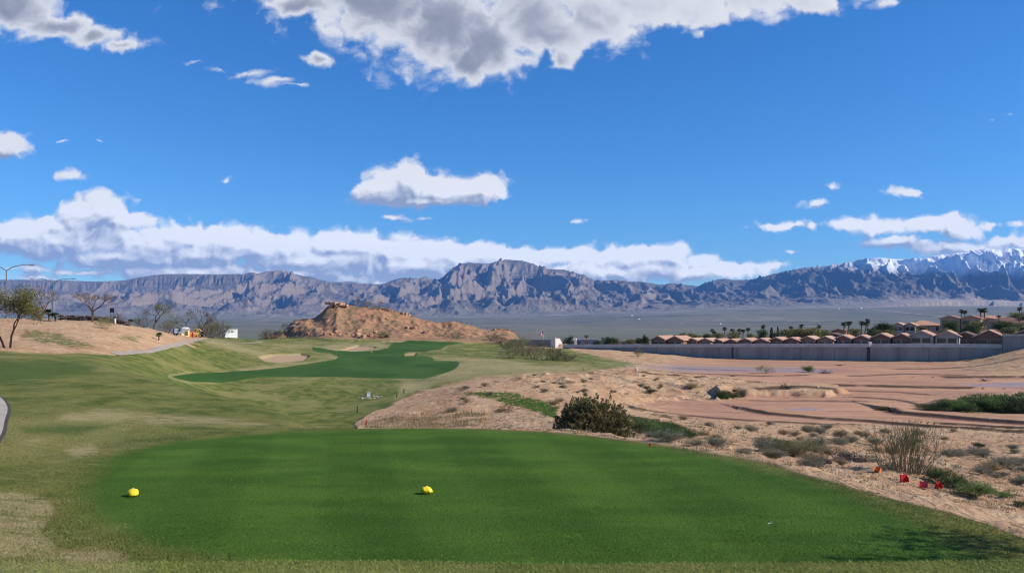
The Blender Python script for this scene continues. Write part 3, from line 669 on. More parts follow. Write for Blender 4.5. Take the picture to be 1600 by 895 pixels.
def build_mountains():
    NX = 1700; NY = 300
    pxs = np.linspace(-320, 1930, NX); s = (pxs-800)/F
    D0 = 7000.; DC = 11800.; D1 = 14000.
    Yr = np.linspace(D0, D1, NY)
    S, YY = np.meshgrid(s, Yr); XX = S*YY; PX = np.broadcast_to(pxs, XX.shape)
    k = np.array(SKYL, float); row = np.interp(pxs, k[:, 0], k[:, 1])
    crest = EYE+(HY-row)/F*DC; crs = gblur(crest[None, :], 10, 1)[0]
    base = table(PX.ravel(), YY.ravel()).reshape(PX.shape)
    xs = XX/1000.; ys = YY/1000.
    wxx = .45*fbm(xs*.7, ys*.7, 4, 301); wyy = .45*fbm(xs*.7+5, ys*.7, 4, 302)
    start = 7600+700*fbm(xs*.25, ys*0, 3, 303)+700*sstep(900, 1200, PX)
    crd = DC+260*fbm(xs*.35, ys*0+2, 3, 304)
    t = (YY-start)/(crd-start)
    rel = crs[None, :]-base
    e = np.clip(t, 0, 1)
    env = .10*sstep(0, .35, e)+.90*e**1.75
    mesa = sstep(420, 360, PX)
    env_m = .12*sstep(0, .3, e)+.62*e**1.5+.26*sstep(.86, .93, e)
    env = env*(1-mesa)+env_m*mesa
    env = np.where(t > 1, 1-.55*np.clip(t-1, 0, 1)**.8, env)
    spur = ridged((xs+wxx)*1.35, (ys+wyy)*.42, 2, 310, .4)
    spur1 = ridged((xs+wxx*1.2)*2.7+3, (ys+wyy)*.95, 3, 320, .5)
    spur2 = ridged((xs+wxx*.6)*5.5, (ys+wyy)*2.6, 4, 330, .55)
    peaks = ridged((xs+wxx)*.6, (ys+wyy)*.6, 5, 345, .5)
    A = sstep(0, .45, e)*(1-.8*sstep(.90, 1.0, e))*(1-.5*mesa*sstep(.8, .9, e))
    z = base+rel*np.maximum(env+A*((.30-.14*mesa*sstep(.5, .85, e))*(spur-.45)+.24*(spur1-.4)*sstep(.1, .5, e)+.12*(spur2-.4)), .25*env)
    z += rel*.12*sstep(0, .3, e)*(peaks-.4)*(1-e)
    z += 55*sstep(0, .15, e)*sstep(.5, .2, e)*(ridged(xs*1.6, ys*1.1, 5, 350)-.15)
    # pale badlands at the foot, right
    bl = sstep(1330, 1450, PX)*np.exp(-((YY-8250)/520.)**2)
    z += bl*(95+55*fbm(xs*.5, ys*.6, 3, 361))*(.6+.4*ridged((xs+wxx*.4)*1.5, ys*1.2, 5, 360)-.1)
    z = erode(z, 20., n=ERODE_N, steps=60)
    z = z+7*fbm(xs*11, ys*11, 3, 370)*sstep(0, .3, e)
    # hold the skyline of the photo, leaving only the finest notches to chance
    ang = (z-EYE)/YY; cur = ang.max(0); want = (HY-row)/F
    ratio = want/np.maximum(cur, 1e-3); ratio = gblur(ratio[None, :], 2.0, 1)[0]
    g = sstep(.25, .95, env/np.maximum(env.max(0), 1e-6)[None, :])
    z = EYE+(z-EYE)*(1+(ratio[None, :]-1)*g)
    z = np.where(t < -.1, np.minimum(z, base-4), z)
    V = np.stack([XX.ravel(), YY.ravel(), z.ravel()], 1)
    idx = np.arange(NX*NY).reshape(NY, NX); Q = np.stack([idx[:-1, :-1], idx[:-1, 1:], idx[1:, 1:], idx[1:, :-1]], -1).reshape(-1, 4)
    relh = ((z-base)/np.maximum(rel, 50)).ravel()
    snow = sstep(1190, 1420, PX)*sstep(560, 780, z+90*fbm(xs*3, ys*3, 4, 380)-120*sstep(1500, 1300, PX))
    dark = sstep(1000, 1300, PX)*np.ones_like(z)  # right range darkened: scrub cover plus cloud shade put into the rock colour
    mt, n, b, out = new_mat('mountain_rock'); p = n.pos()
    geo = n.new('ShaderNodeNewGeometry'); sp = n.new('ShaderNodeSeparateXYZ'); n.l.new(geo.outputs['Normal'], sp.inputs[0]); nzv = sp.outputs[2]
    c = n.mix(n.ss(n.noise(p, .0016, 6, .6), .38, .62), M1, M2)
    strat = n.noise(n.mapv(p, (.15, .15, 3.2)), .008, 5, .6)
    c = n.mix(n.ss(strat, .48, .66), c, M3)
    c = n.mix(n.math('MULTIPLY', n.ss(nzv, .80, .66), .55), c, M_CLIFF)
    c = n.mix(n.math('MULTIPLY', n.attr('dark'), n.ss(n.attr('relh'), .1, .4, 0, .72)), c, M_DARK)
    c = n.mix(n.ss(n.attr('relh'), .16, .02), c, n.mix(n.ss(n.noise(p, .003, 6, .65), .4, .6), M_FOOT, V2))
    c = n.mix(n.math('MULTIPLY', n.attr('bad'), .85), c, (.42, .33, .25))
    sn = n.math('MULTIPLY', n.attr('snow'), n.ss(n.math('ADD', n.noise(p, .012, 6, .7), n.math('MULTIPLY', n.attr('snow'), .50)), .50, .62))
    c = n.mix(sn, c, (.82, .84, .88)); n.put(b.inputs['Base Color'], c)
    bp = n.new('ShaderNodeBump'); bp.inputs['Strength'].default_value = .8; bp.inputs['Distance'].default_value = 1.0
    n.put(bp.inputs['Height'], n.math('MULTIPLY', n.noise(p, .010, 7, .64), 32.0)); n.l.new(bp.outputs[0], b.inputs['Normal'])
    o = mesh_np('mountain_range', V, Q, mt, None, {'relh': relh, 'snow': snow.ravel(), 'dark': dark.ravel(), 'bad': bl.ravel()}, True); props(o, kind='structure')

def build_haze():
    m = bpy.data.materials.new('haze'); m.use_nodes = True; n = NT(m.node_tree); m.node_tree.nodes.clear()
    out = n.new('ShaderNodeOutputMaterial'); v = n.new('ShaderNodeVolumePrincipled'); n.l.new(v.outputs[0], out.inputs['Volume'])
    v.inputs['Color'].default_value = HAZE_COL; v.inputs['Density'].default_value = HAZE_DEN; v.inputs['Anisotropy'].default_value = 0.0
    mb = MB(); mb.box(-24000, -400, -22, 24000, 14600, 1300); o = mb.build('haze', m); props(o, kind='stuff')
    m.cycles.homogeneous_volume = True

def crest(px, D0=262., D1=310.):
    """where the skyline of the hill stands at this bearing"""
    D = np.linspace(D0, D1, 160); X = (px-800)/F*D; z = H(X, D); i = int(np.argmin(rowof(z, D))); return float(X[i]), float(D[i]), float(z[i])
# ------------------------------------------------------------------ plants
def unit(v): v = np.asarray(v, float); return v/(np.linalg.norm(v)+1e-9)
def leaves(mb, P, size, r, rnd=None, aspect=.5, up=None, tri=False):
    """one small leaf face at each point"""
    n = len(P)
    if n == 0: return
    a = r.normal(size=(n, 3))
    if up is not None: a = a*.45+up
    a /= np.linalg.norm(a, axis=1)[:, None]
    b = np.cross(a, r.normal(size=(n, 3))); b /= np.linalg.norm(b, axis=1)[:, None]+1e-9
    s = (size*r.uniform(.6, 1.3, n))[:, None] if np.isscalar(size) else (size)[:, None]
    if rnd is None: rnd = r.uniform(0, 1, n)
    if tri:
        V = np.stack([P-b*s*aspect*.5, P+b*s*aspect*.5, P+a*s], 1).reshape(-1, 3); F = np.arange(3*n).reshape(-1, 3); k = 3
    else:
        V = np.stack([P-a*s*.5, P+b*s*aspect*.5, P+a*s*.5, P-b*s*aspect*.5], 1).reshape(-1, 3); F = np.arange(4*n).reshape(-1, 4); k = 4
    mb.arr(V, F, np.repeat(rnd, k))
def grow(r, p, d, L, rad, depth, out, ends, spread=.55, nb=(2, 3), up=.12, shrink=.74, wob=.18, thin=.62):
    d = unit(d); pts = [p]; q = p; dd = d
    for i in range(3):
        dd = unit(dd+r.normal(size=3)*wob+np.array([0, 0, up])); q = q+dd*L/3; pts.append(q)
    out.append((pts, [rad, rad*.9, rad*.8, rad*.68]))
    if depth <= 0: ends.append((q, dd)); return
    n = r.integers(nb[0], nb[1]+1)
    ph = r.uniform(0, 6.28)
    for i in range(n):
        ax = unit(np.cross(dd, [.1, .2, 1] if abs(dd[2]) < .95 else [1, 0, 0])); bx = np.cross(dd, ax)
        t = ph+6.28*i/n+r.uniform(-.5, .5); s = spread*r.uniform(.6, 1.25)
        nd = dd+s*(ax*np.cos(t)+bx*np.sin(t))
        st = pts[-1] if i < 2 else pts[2]
        grow(r, st, nd, L*shrink*r.uniform(.8, 1.15), rad*thin, depth-1, out, ends, spread, nb, up, shrink, wob, thin)
def wood(out, name, mat, parent, k=5, minr=0.0):
    mb = MB()
    for pts, rad in out: mb.tube(pts, [max(x, minr) for x in rad], k if rad[0] > .03 else 3, cap=False)
    return mb.build(name, mat, parent)

MATS = {}
def init_mats():
    M = MATS
    M['bark'] = simple('bark', (.10, .075, .055), (.055, .04, .03), 9, .9, bump=.4)
    M['twig'] = simple('twig_bark', (.17, .125, .10), (.10, .075, .06), 5, .9)
    M['twig_olive'] = simple('green_bark', (.27, .25, .12), (.19, .16, .08), 5, .85)
    M['palm_trunk'] = simple('palm_trunk', (.17, .12, .085), (.10, .07, .05), 6, .9, stretch=(1, 1, 4))
    M['leaf_olive'] = leafmat('leaf_olive', (.12, .115, .035), (.21, .19, .07))
    M['leaf_dark'] = leafmat('leaf_dark_green', (.018, .036, .012), (.045, .072, .020))
    M['leaf_mid'] = leafmat('leaf_mid_green', (.040, .075, .018), (.085, .12, .032))
    M['leaf_bright'] = leafmat('leaf_bright_green', (.08, .17, .025), (.15, .25, .05))
    M['leaf_pale'] = leafmat('leaf_pale_green', (.13, .14, .06), (.22, .21, .10))
    M['leaf_grey'] = leafmat('leaf_grey_green', (.15, .155, .10), (.26, .25, .17))
    M['leaf_tan'] = leafmat('leaf_tan', (.24, .18, .09), (.38, .30, .16))
    M['leaf_rust'] = leafmat('leaf_rust', (.22, .075, .03), (.34, .14, .06))
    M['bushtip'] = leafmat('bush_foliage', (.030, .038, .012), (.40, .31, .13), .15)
    M['palm_leaf'] = leafmat('palm_leaf', (.020, .040, .014), (.055, .085, .028), .2, .5)
    M['brushwood'] = simple('brushwood', (.15, .11, .08), (.09, .065, .05), 3, .95)
    M['drybrush'] = simple('dry_brushwood', (.27, .18, .12), (.17, .11, .075), 3, .95)

PROTO = {}
def proto(style):
    """mesh pair list [(part name, mesh)], unit size: 1 high, about 1 wide"""
    if style in PROTO: return PROTO[style]
    kind = style.rstrip('0123456789'); r = np.random.default_rng(abs(hash_str(style)) % 99991)
    res = []
    def keep(o): res.append((o.name.split('.')[0], o.data)); bpy.data.objects.remove(o)
    if kind in ('round', 'mid', 'pale', 'olive'):
        out, ends = [], []; grow(r, np.zeros(3), (0, 0, 1), .32, .035, 3, out, ends, .6, (2, 3), .1, .7)
        keep(wood(out, 'trunk', MATS['bark'], None, 5))
        mb = MB(); n = {'round': 26, 'mid': 24, 'pale': 22, 'olive': 24}[kind]
        for i in range(n):
            t = r.uniform(0, 6.28); c = np.array([np.cos(t)*r.uniform(0, .36), np.sin(t)*r.uniform(0, .36), r.uniform(.34, .84)])
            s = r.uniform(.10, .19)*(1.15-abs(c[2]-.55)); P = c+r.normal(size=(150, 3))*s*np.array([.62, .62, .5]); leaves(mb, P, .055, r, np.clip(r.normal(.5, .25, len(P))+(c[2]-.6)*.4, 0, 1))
        keep(mb.build('crown', MATS[{'round': 'leaf_dark', 'mid': 'leaf_mid', 'pale': 'leaf_pale', 'olive': 'leaf_olive'}[kind]]))
    elif kind == 'bare':
        out, ends = [], []; grow(r, np.zeros(3), (r.uniform(-.15, .15), 0, 1), .27, .028, 6, out, ends, .52, (2, 3), .04, .76, .16, .60)
        keep(wood([o for o in out if o[1][0] > .009], 'trunk', MATS['bark'], None, 5)); keep(wood([o for o in out if o[1][0] <= .009], 'twig_crown', MATS['twig'], None, 3, .0034))
    elif kind == 'mesquite':
        out, ends = [], []
        for k in range(2): grow(r, np.array([.04*(k*2-1), 0, 0]), (.30*(k*2-1), r.uniform(-.1, .1), 1), .34, .024, 5, out, ends, .5, (2, 3), .06, .74)
        keep(wood(out, 'trunk', MATS['bark'], None, 5)); mb = MB()
        for q, d in ends: P = q+r.normal(size=(64, 3))*np.array([.07, .07, .055]); leaves(mb, P, .030, r, None, .4)
        keep(mb.build('crown', MATS['leaf_olive']))
    elif kind in ('sparse',):
        out, ends = [], []; grow(r, np.zeros(3), (0, 0, 1), .25, .026, 5, out, ends, .66, (2, 3), .02, .77)
        keep(wood(out, 'trunk', MATS['bark'], None, 5)); mb = MB()
        for q, d in ends: P = q+r.normal(size=(26, 3))*np.array([.05, .05, .035]); leaves(mb, P, .024, r, None, .35)
        keep(mb.build('crown', MATS['leaf_pale']))
    elif kind in ('brush', 'greenbrush', 'drybrush'):
        out, ends = [], []
        for k in range(26):
            t = r.uniform(0, 6.28); grow(r, np.array([np.cos(t)*.08, np.sin(t)*.08, 0]), (np.cos(t)*r.uniform(.2, 1.1), np.sin(t)*r.uniform(.2, 1.1), .9), r.uniform(.30, .42), .008, 2, out, ends, .5, (2, 3), .05, .75)
        keep(wood(out, 'stems', MATS[{'brush': 'brushwood', 'greenbrush': 'twig_olive', 'drybrush': 'drybrush'}[kind]], None, 3, .004)); mb = MB()
        for q, d in ends:
            P = q+r.normal(size=(9 if kind != 'greenbrush' else 22, 3))*.045; leaves(mb, P, .028, r, None, .5)
        keep(mb.build('foliage', MATS[{'brush': 'leaf_olive', 'greenbrush': 'leaf_pale', 'drybrush': 'leaf_tan'}[kind]]))
    elif kind in ('shrub', 'greyshrub', 'tanshrub', 'brightshrub', 'darkshrub'):
        out, ends = [], []
        for k in range(34):
            t = r.uniform(0, 6.28); grow(r, np.zeros(3), (np.cos(t)*r.uniform(.1, 1.2), np.sin(t)*r.uniform(.1, 1.2), .85), r.uniform(.34, .50), .007, 1, out, ends, .5, (3, 4), .05, .8)
        mt = {'shrub': 'leaf_mid', 'greyshrub': 'leaf_grey', 'tanshrub': 'leaf_tan', 'brightshrub': 'leaf_bright', 'darkshrub': 'leaf_dark'}[kind]
        keep(wood(out, 'stems', MATS['twig'], None, 3, .004)); mb = MB()
        for q, d in ends:
            P = q-d*r.uniform(0, .3, (36, 1))+r.normal(size=(36, 3))*.05; leaves(mb, P, .05, r, None, .35)
        keep(mb.build('foliage', MATS[mt]))
    elif kind == 'palm':
        mb = MB(); pts = [np.array([.02*np.sin(i*.9+len(style)), .015*i*.3, i/8*.88]) for i in range(9)]
        mb.tube(pts, [.035, .028]+[.022]*6+[.026], 7); keep(mb.build('trunk', MATS['palm_trunk']))
        mb = MB(); top = pts[-1]
        for k in range(34):
            t = r.uniform(0, 6.28); el = r.uniform(-.7, 1.2); d = np.array([np.cos(t)*math.cos(el), np.sin(t)*math.cos(el), math.sin(el)])
            L = r.uniform(.11, .15); side = unit(np.cross(d, [0, 0, 1.01])); nrm = np.cross(side, d)
            b = top+d*L*.5; mb.tube([top, top+d*L*.5], .0025, 3, 0.2)
            for j in range(9):
                a = -1.15+2.3*j/8; dd = unit(d*math.cos(a)+side*math.sin(a)); e = b+dd*L*.75-np.array([0, 0, .03]); ww = nrm*.0+np.cross(dd, nrm)*.009
                mb.add([b-ww, b+ww, (b+e)/2+ww*1.2, e, (b+e)/2-ww*1.2], [(0, 1, 2), (0, 2, 3), (0, 3, 4)], r.uniform(0, 1) if el > -.2 else .9)
        keep(mb.build('fronds', MATS['palm_leaf']))
        mb = MB(); P = top+r.normal(size=(200, 3))*np.array([.022, .022, .05])-np.array([0, 0, .06]); leaves(mb, P, .05, r, None, .2, np.array([0, 0, -1.])); keep(mb.build('dead_skirt', MATS['leaf_tan']))
    elif kind == 'shortpalm':
        mb = MB(); mb.tube([(0, 0, 0), (.02, 0, .3), (.05, 0, .55)], [.075, .06, .07], 7); keep(mb.build('trunk', MATS['palm_trunk']))
        mb = MB(); top = np.array([.05, 0, .55])
        for k in range(30):
            t = r.uniform(0, 6.28); el = r.uniform(-.3, 1.3); d = np.array([np.cos(t)*math.cos(el), np.sin(t)*math.cos(el), math.sin(el)])
            L = r.uniform(.26, .36); side = unit(np.cross(d, [0, 0, 1.01])); b = top+d*L*.45; mb.tube([top, b], .006, 3, .2)
            for j in range(9):
                a = -1.2+2.4*j/8; dd = unit(d*math.cos(a)+side*math.sin(a)); e = b+dd*L*.8-np.array([0, 0, .05]); ww = np.cross(dd, np.cross(side, d))*.022
                mb.add([b-ww, b+ww, (b+e)/2+ww*1.2, e, (b+e)/2-ww*1.2], [(0, 1, 2), (0, 2, 3), (0, 3, 4)], r.uniform(0, 1))
        keep(mb.build('fronds', MATS['palm_leaf']))
    elif kind == 'cypress':
        mb = MB(); mb.tube([(0, 0, 0), (0, 0, .5)], .02, 5); keep(mb.build('trunk', MATS['bark'])); mb = MB()
        n = 1400; z = r.uniform(.04, 1, n); rad = .085*np.sin(np.clip(z, 0, 1)**.6*3.0)**.7*r.uniform(.6, 1.1, n); t = r.uniform(0, 6.28, n)
        leaves(mb, np.stack([rad*np.cos(t), rad*np.sin(t), z], 1), .05, r, None, .4, np.array([0, 0, 1.])); keep(mb.build('crown', MATS['leaf_dark']))
    PROTO[style] = res; return res
def hash_str(s):
    h = 5381
    for c in s: h = (h*33+ord(c)) & 0x7fffffff
    return h
def plant(name, style, loc, w, h, label, cat, group=None, rz=None):
    r = random.Random(hash_str(style+str(round(loc[0], 2))))
    o = empty(name, loc, rz if rz is not None else r.uniform(0, 6.28), label=label, cat=cat, group=group)
    o.scale = (w, w, h)
    for nm, me in proto(style):
        c = bpy.data.objects.new(nm, me); COL.objects.link(c); c.parent = o
    return o
def plant_px(name, style, px, base, top, wpx, d0, d1, label, cat, group=None):
    X, D, z = hit(px, base, d0, d1); h = (base-top)/F*D; w = wpx/F*D
    return plant(name, style, (X, D, z-.03*h), w, h*1.03, label, cat, group)
def plant_d(name, style, px, D, base, top, wpx, label, cat, group=None):
    X = (px-800)/F*D; z = EYE-(base-HY)/F*D; h = (base-top)/F*D; w = wpx/F*D
    return plant(name, style, (X, D, z), w, h, label, cat, group)

def near_bush():
    X, D = (925-800)/F*20.6, 20.6; z = float(H(np.array([X]), np.array([D]))[0]); r = np.random.default_rng(12)
    o = empty('rounded_bush', (X, D, z-.05), label='dense rounded bush with dark leaves and tan tips behind the far tee edge', cat='bush')
    W, Dp, Hh = 1.06, .85, 1.05
    out, ends = [], []
    for k in range(46):
        t = r.uniform(0, 6.28); s = r.uniform(.1, 1.0); grow(r, np.array([.2*np.cos(t), .15*np.sin(t), 0]), (np.cos(t)*s*1.2, np.sin(t)*s, .9), .25, .011, 1, out, ends, .5, (2, 3), .03, .8)
    wood(out, 'stems', MATS['bark'], o, 4)
    mb = MB()
    for k in range(1700):
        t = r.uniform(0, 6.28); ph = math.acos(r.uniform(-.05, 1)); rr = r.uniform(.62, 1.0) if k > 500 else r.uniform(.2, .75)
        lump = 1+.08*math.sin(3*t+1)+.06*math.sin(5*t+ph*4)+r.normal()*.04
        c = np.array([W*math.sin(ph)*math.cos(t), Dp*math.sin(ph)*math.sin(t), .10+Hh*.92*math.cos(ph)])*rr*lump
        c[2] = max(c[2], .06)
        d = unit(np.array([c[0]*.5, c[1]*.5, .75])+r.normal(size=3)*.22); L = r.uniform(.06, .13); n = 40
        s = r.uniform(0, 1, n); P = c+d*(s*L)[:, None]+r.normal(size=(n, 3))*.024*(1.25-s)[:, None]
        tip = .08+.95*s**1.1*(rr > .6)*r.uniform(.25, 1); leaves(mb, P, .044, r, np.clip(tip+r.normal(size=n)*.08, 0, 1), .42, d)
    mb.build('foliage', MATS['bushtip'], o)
def wispy_bush():
    X, D, z = hit(1415, 737, 13, 30); r = np.random.default_rng(5)
    o = empty('wispy_bush', (X, D, z-.03), label='tall wispy olive bush of thin upright stems behind the red plastic pieces', cat='bush')
    out, ends = [], []; sc_ = D/18.
    for k in range(84):
        t = r.uniform(0, 6.28); s = r.uniform(.05, 1.1); q = np.array([.5*np.cos(t)*s, .25*np.sin(t)*s, 0])*sc_
        grow(r, q, (np.cos(t)*s*.55, np.sin(t)*s*.4, 1), r.uniform(.30, .52)*sc_, .0055, 2, out, ends, .33, (2, 3), .10, .74, .10)
    wood(out, 'stems', MATS['twig_olive'], o, 3, .0028)
    mb = MB()
    for q, d in ends: leaves(mb, q-d*r.uniform(0, .14, (10, 1))+r.normal(size=(10, 3))*.02, .020, r, None, .4)
    mb.build('foliage', MATS['leaf_pale'], o)
    out, ends = [], []
    for k in range(60):
        t = r.uniform(0, 6.28); grow(r, np.array([.55*np.cos(t), .3*np.sin(t)-.1, 0])*r.uniform(.3, 1.1), (np.cos(t)*.4, np.sin(t)*.4, 1), r.uniform(.12, .22), .003, 1, out, ends, .4, (2, 3), .1, .8)
    wood(out, 'dry_stems', MATS['drybrush'], o, 3, .003)

def grass_cover():
    """blades of the mown tee and of the rougher grass round it"""
    r = np.random.default_rng(9)
    def sample(n, y0, y1, hw, p=1.6):
        u = r.uniform(0, 1, n); Y = (y0**(1-p)+u*(y1**(1-p)-y0**(1-p)))**(1/(1-p)); X = r.uniform(-1, 1, n)*hw*Y; return X, Y
    def blades(name, X, Y, hgt, wid, mat, lab_kind, lean=.5):
        z = H(X, Y); n = len(X); a = r.uniform(0, 6.28, n); hh = hgt*r.uniform(.5, 1.3, n); ww = wid*r.uniform(.6, 1.3, n)
        dx, dy = np.cos(a)*ww*.5, np.sin(a)*ww*.5; lx, ly = r.normal(size=n)*lean*hh, r.normal(size=n)*lean*hh
        B = np.stack([X, Y, z-.004], 1)
        V = np.stack([B-np.stack([dx, dy, 0*dx], 1), B+np.stack([dx, dy, 0*dx], 1), B+np.stack([lx, ly, hh], 1)], 1).reshape(-1, 3)
        pn = np.clip(.5+.55*fbm(X/1.3, Y/2.0, 4, 501)+.3*r.normal(size=n)*.5-.22*(name == 'tee_grass')*np.sin((X+.22*Y)*2.6+1.2*fbm(X/2, Y/2, 2, 502)), 0, 1)
        o = mesh_np(name, V, np.arange(3*n).reshape(-1, 3), mat, None, {'rnd': np.repeat(pn, 3)}); props(o, kind='stuff')
    # tee
    X, Y = sample(340000, 6.6, 20.0, .72, 2.0); sd = poly_sd(X, Y, TEE, 40.)
    m = sd+.35*fbm(X/.6, Y/.6, 3, 509)+.1*r.normal(size=len(X)) < .06; blades('tee_grass', X[m], Y[m], .017, .011, leafmat('tee_blade', G_TEE1, tuple(x*1.25 for x in G_TEE3), .25), 0, .7)
    # rough
    X, Y = sample(700000, 6.0, 46.0, .74, 1.9); sd = poly_sd(X, Y, TEE, 40.)
    z, inf = H(X, Y, True, True); m = (sd+.3*fbm(X/.5, Y/.5, 3, 510)+.12*r.normal(size=len(X)) > -.05) & (inf['dirt'] < r.uniform(.15, .75, len(X)))
    # bare, straw and green stretches follow the ground below
    m &= Y > 6.3; X, Y, sd, px = X[m], Y[m], sd[m], inf['px'][m]; py = rowof(z[m], Y)
    dry = np.zeros(len(X))
    for i in (5, 6, 7, 8): dry = np.maximum(dry, sstep(6, -4, poly_sd(px, py, DRY[i], 30.)+7*fbm(X/4, Y/9, 4, 120)))
    q = fbm(X/1.6, Y/1.1, 4, 505)*1.3+.42*r.normal(size=len(X))+dry*(.75+.9*fbm(X/.7, Y/.45, 3, 507))-.10-.5*sstep(.8, 0, sd)
    g = q < .18
    blades('rough_grass', X[g], Y[g], .026, .011, leafmat('rough_blade', (.085, .125, .020), (.23, .235, .062), .3), 0, .9)
    Xu, Yu = sample(160000, 4.55, 6.9, .74, 2.2); blades('upper_tee_grass', Xu, Yu, .016, .007, leafmat('upper_tee_blade', (.17, .23, .035), (.38, .40, .12), .3), 0, .8)
    k = (~g) & (r.uniform(0, 1, len(X)) < .7)
    blades('straw_grass', X[k], Y[k], .024, .010, leafmat('straw_blade', (.30, .24, .11), (.48, .39, .21), .2), 0, 1.0)

def desert_litter():
    r = np.random.default_rng(31)
    ico_v = np.array([(0, 0, 1), (.894, 0, .447), (.276, .851, .447), (-.724, .526, .447), (-.724, -.526, .447), (.276, -.851, .447), (.724, .526, -.447), (-.276, .851, -.447), (-.894, 0, -.447), (-.276, -.851, -.447), (.724, -.526, -.447), (0, 0, -1)])
    ico_f = np.array([(0, 1, 2), (0, 2, 3), (0, 3, 4), (0, 4, 5), (0, 5, 1), (1, 6, 2), (2, 7, 3), (3, 8, 4), (4, 9, 5), (5, 10, 1), (2, 6, 7), (3, 7, 8), (4, 8, 9), (5, 9, 10), (1, 10, 6), (6, 11, 7), (7, 11, 8), (8, 11, 9), (9, 11, 10), (10, 11, 6)])
    def scatter(n, y0, y1, x0, x1):
        Y = np.exp(r.uniform(math.log(y0), math.log(y1), n)); px = r.uniform(x0, x1, n); return (px-800)/F*Y, Y
    X, Y = scatter(11000, 11, 130, 560, 1760); z, inf = H(X, Y, True, True); m = (inf['dirt'] > .6) & ((z > -6.5) | (r.uniform(0, 1, len(X)) < .08))
    m &= fbm(X/3, Y/3, 3, 81) > -.15
    X, Y, z = X[m], Y[m], z[m]; n = len(X); s = np.exp(np.clip(r.normal(size=n), -2, 1.7)*.55)*.0022*Y**.62*1.35
    V = ico_v[None]*s[:, None, None]*r.uniform(.6, 1.3, (n, 12, 1))*np.array([1, 1, .7]); V = V+np.stack([X, Y, z], 1)[:, None]
    Fc = (ico_f[None]+12*np.arange(n)[:, None, None]).reshape(-1, 3)
    o = mesh_np('gravel', V.reshape(-1, 3), Fc, simple('pebble', (.45, .28, .18), (.24, .15, .10), 2, .9, rndmix=.8, c3=(.50, .40, .30)), None, {'rnd': np.repeat(r.uniform(0, 1, n), 12)}); props(o, kind='stuff')
    # dry weeds growing over the dirt
    def weeds(name, X, Y, hgt, mat, nb=14, rad=.10):
        z = H(X, Y); n = len(X); P = np.repeat(np.stack([X, Y, z], 1), nb, 0); sc_ = np.repeat(hgt*np.exp(r.normal(size=n)*.35), nb)
        a = r.uniform(0, 6.28, n*nb); rr = r.uniform(0, 1, n*nb)*rad*sc_/hgt; P[:, 0] += np.cos(a)*rr; P[:, 1] += np.sin(a)*rr
        sc_ = sc_*np.clip(P[:, 1]/34, .38, 1); d = np.stack([np.cos(a)*.6*r.uniform(0, 1, n*nb), np.sin(a)*.6*r.uniform(0, 1, n*nb), np.ones(n*nb)], 1)*sc_[:, None]
        b = r.uniform(0, 6.28, n*nb); w_ = np.stack([np.cos(b), np.sin(b), 0*b], 1)*(.06*sc_+.004)[:, None]
        V = np.stack([P-w_, P+w_, P+d], 1).reshape(-1, 3); o = mesh_np(name, V, np.arange(len(V)).reshape(-1, 3), mat, None, {'rnd': np.repeat(r.uniform(0, 1, n*nb), 3)}); props(o, kind='stuff')
    X, Y = scatter(5200, 13, 125, 560, 1760); z, inf = H(X, Y, True, True); m = (inf['dirt'] > .6) & (z > -6.4) & (fbm(X/5, Y/5, 4, 83)+.25*fbm(X, Y, 2, 84) > .02)
    weeds('dry_undergrowth', X[m], Y[m], .075, MATS['leaf_tan'], 22, .11)
    X, Y = scatter(3600, 13, 125, 560, 1760); z, inf = H(X, Y, True, True); m = (inf['dirt'] > .6) & (z > -6.4) & (fbm(X/6, Y/6, 4, 85) > .08)
    weeds('grey_undergrowth', X[m], Y[m], .08, MATS['leaf_grey'], 22, .12)
    # straw grass fringe beyond the tee
    Y = r.uniform(44, 64, 1500); px = r.uniform(565, 760, 1500); X = (px-800)/F*Y; z = H(X, Y); py = rowof(z, Y); m = (py > 642+8*fbm(X/3, Y/3, 3, 87))
    m &= fbm(X/2, Y/2, 3, 89) > -.12; weeds('straw_undergrowth', X[m], Y[m], .15, MATS['leaf_tan'], 20, .45)
    for nm, poly, d0, d1, mt, hg, cnt in (('green_weeds', WEED[0], 45, 95, 'leaf_bright', .11, 1500), ('weed_foliage', WEED[1], 22, 70, 'leaf_mid', .10, 1600), ('bank_weeds', WEED[6], 85, 112, 'leaf_mid', .28, 1500), ('low_weeds', WEED[2], 95, 118, 'leaf_mid', .22, 500)):
        P = np.array(poly, float); Y = r.uniform(d0, d1, cnt*6); px = r.uniform(P[:, 0].min(), P[:, 0].max(), cnt*6); X = (px-800)/F*Y; z = H(X, Y); py = rowof(z, Y)
        m = poly_sd(px, py, poly, 20.)+6*fbm(X/2, Y/2, 3, 88) < 0; X, Y = X[m][:cnt], Y[m][:cnt]
        if len(X): weeds(nm, X, Y, hg, MATS[mt], 12, hg*.8)
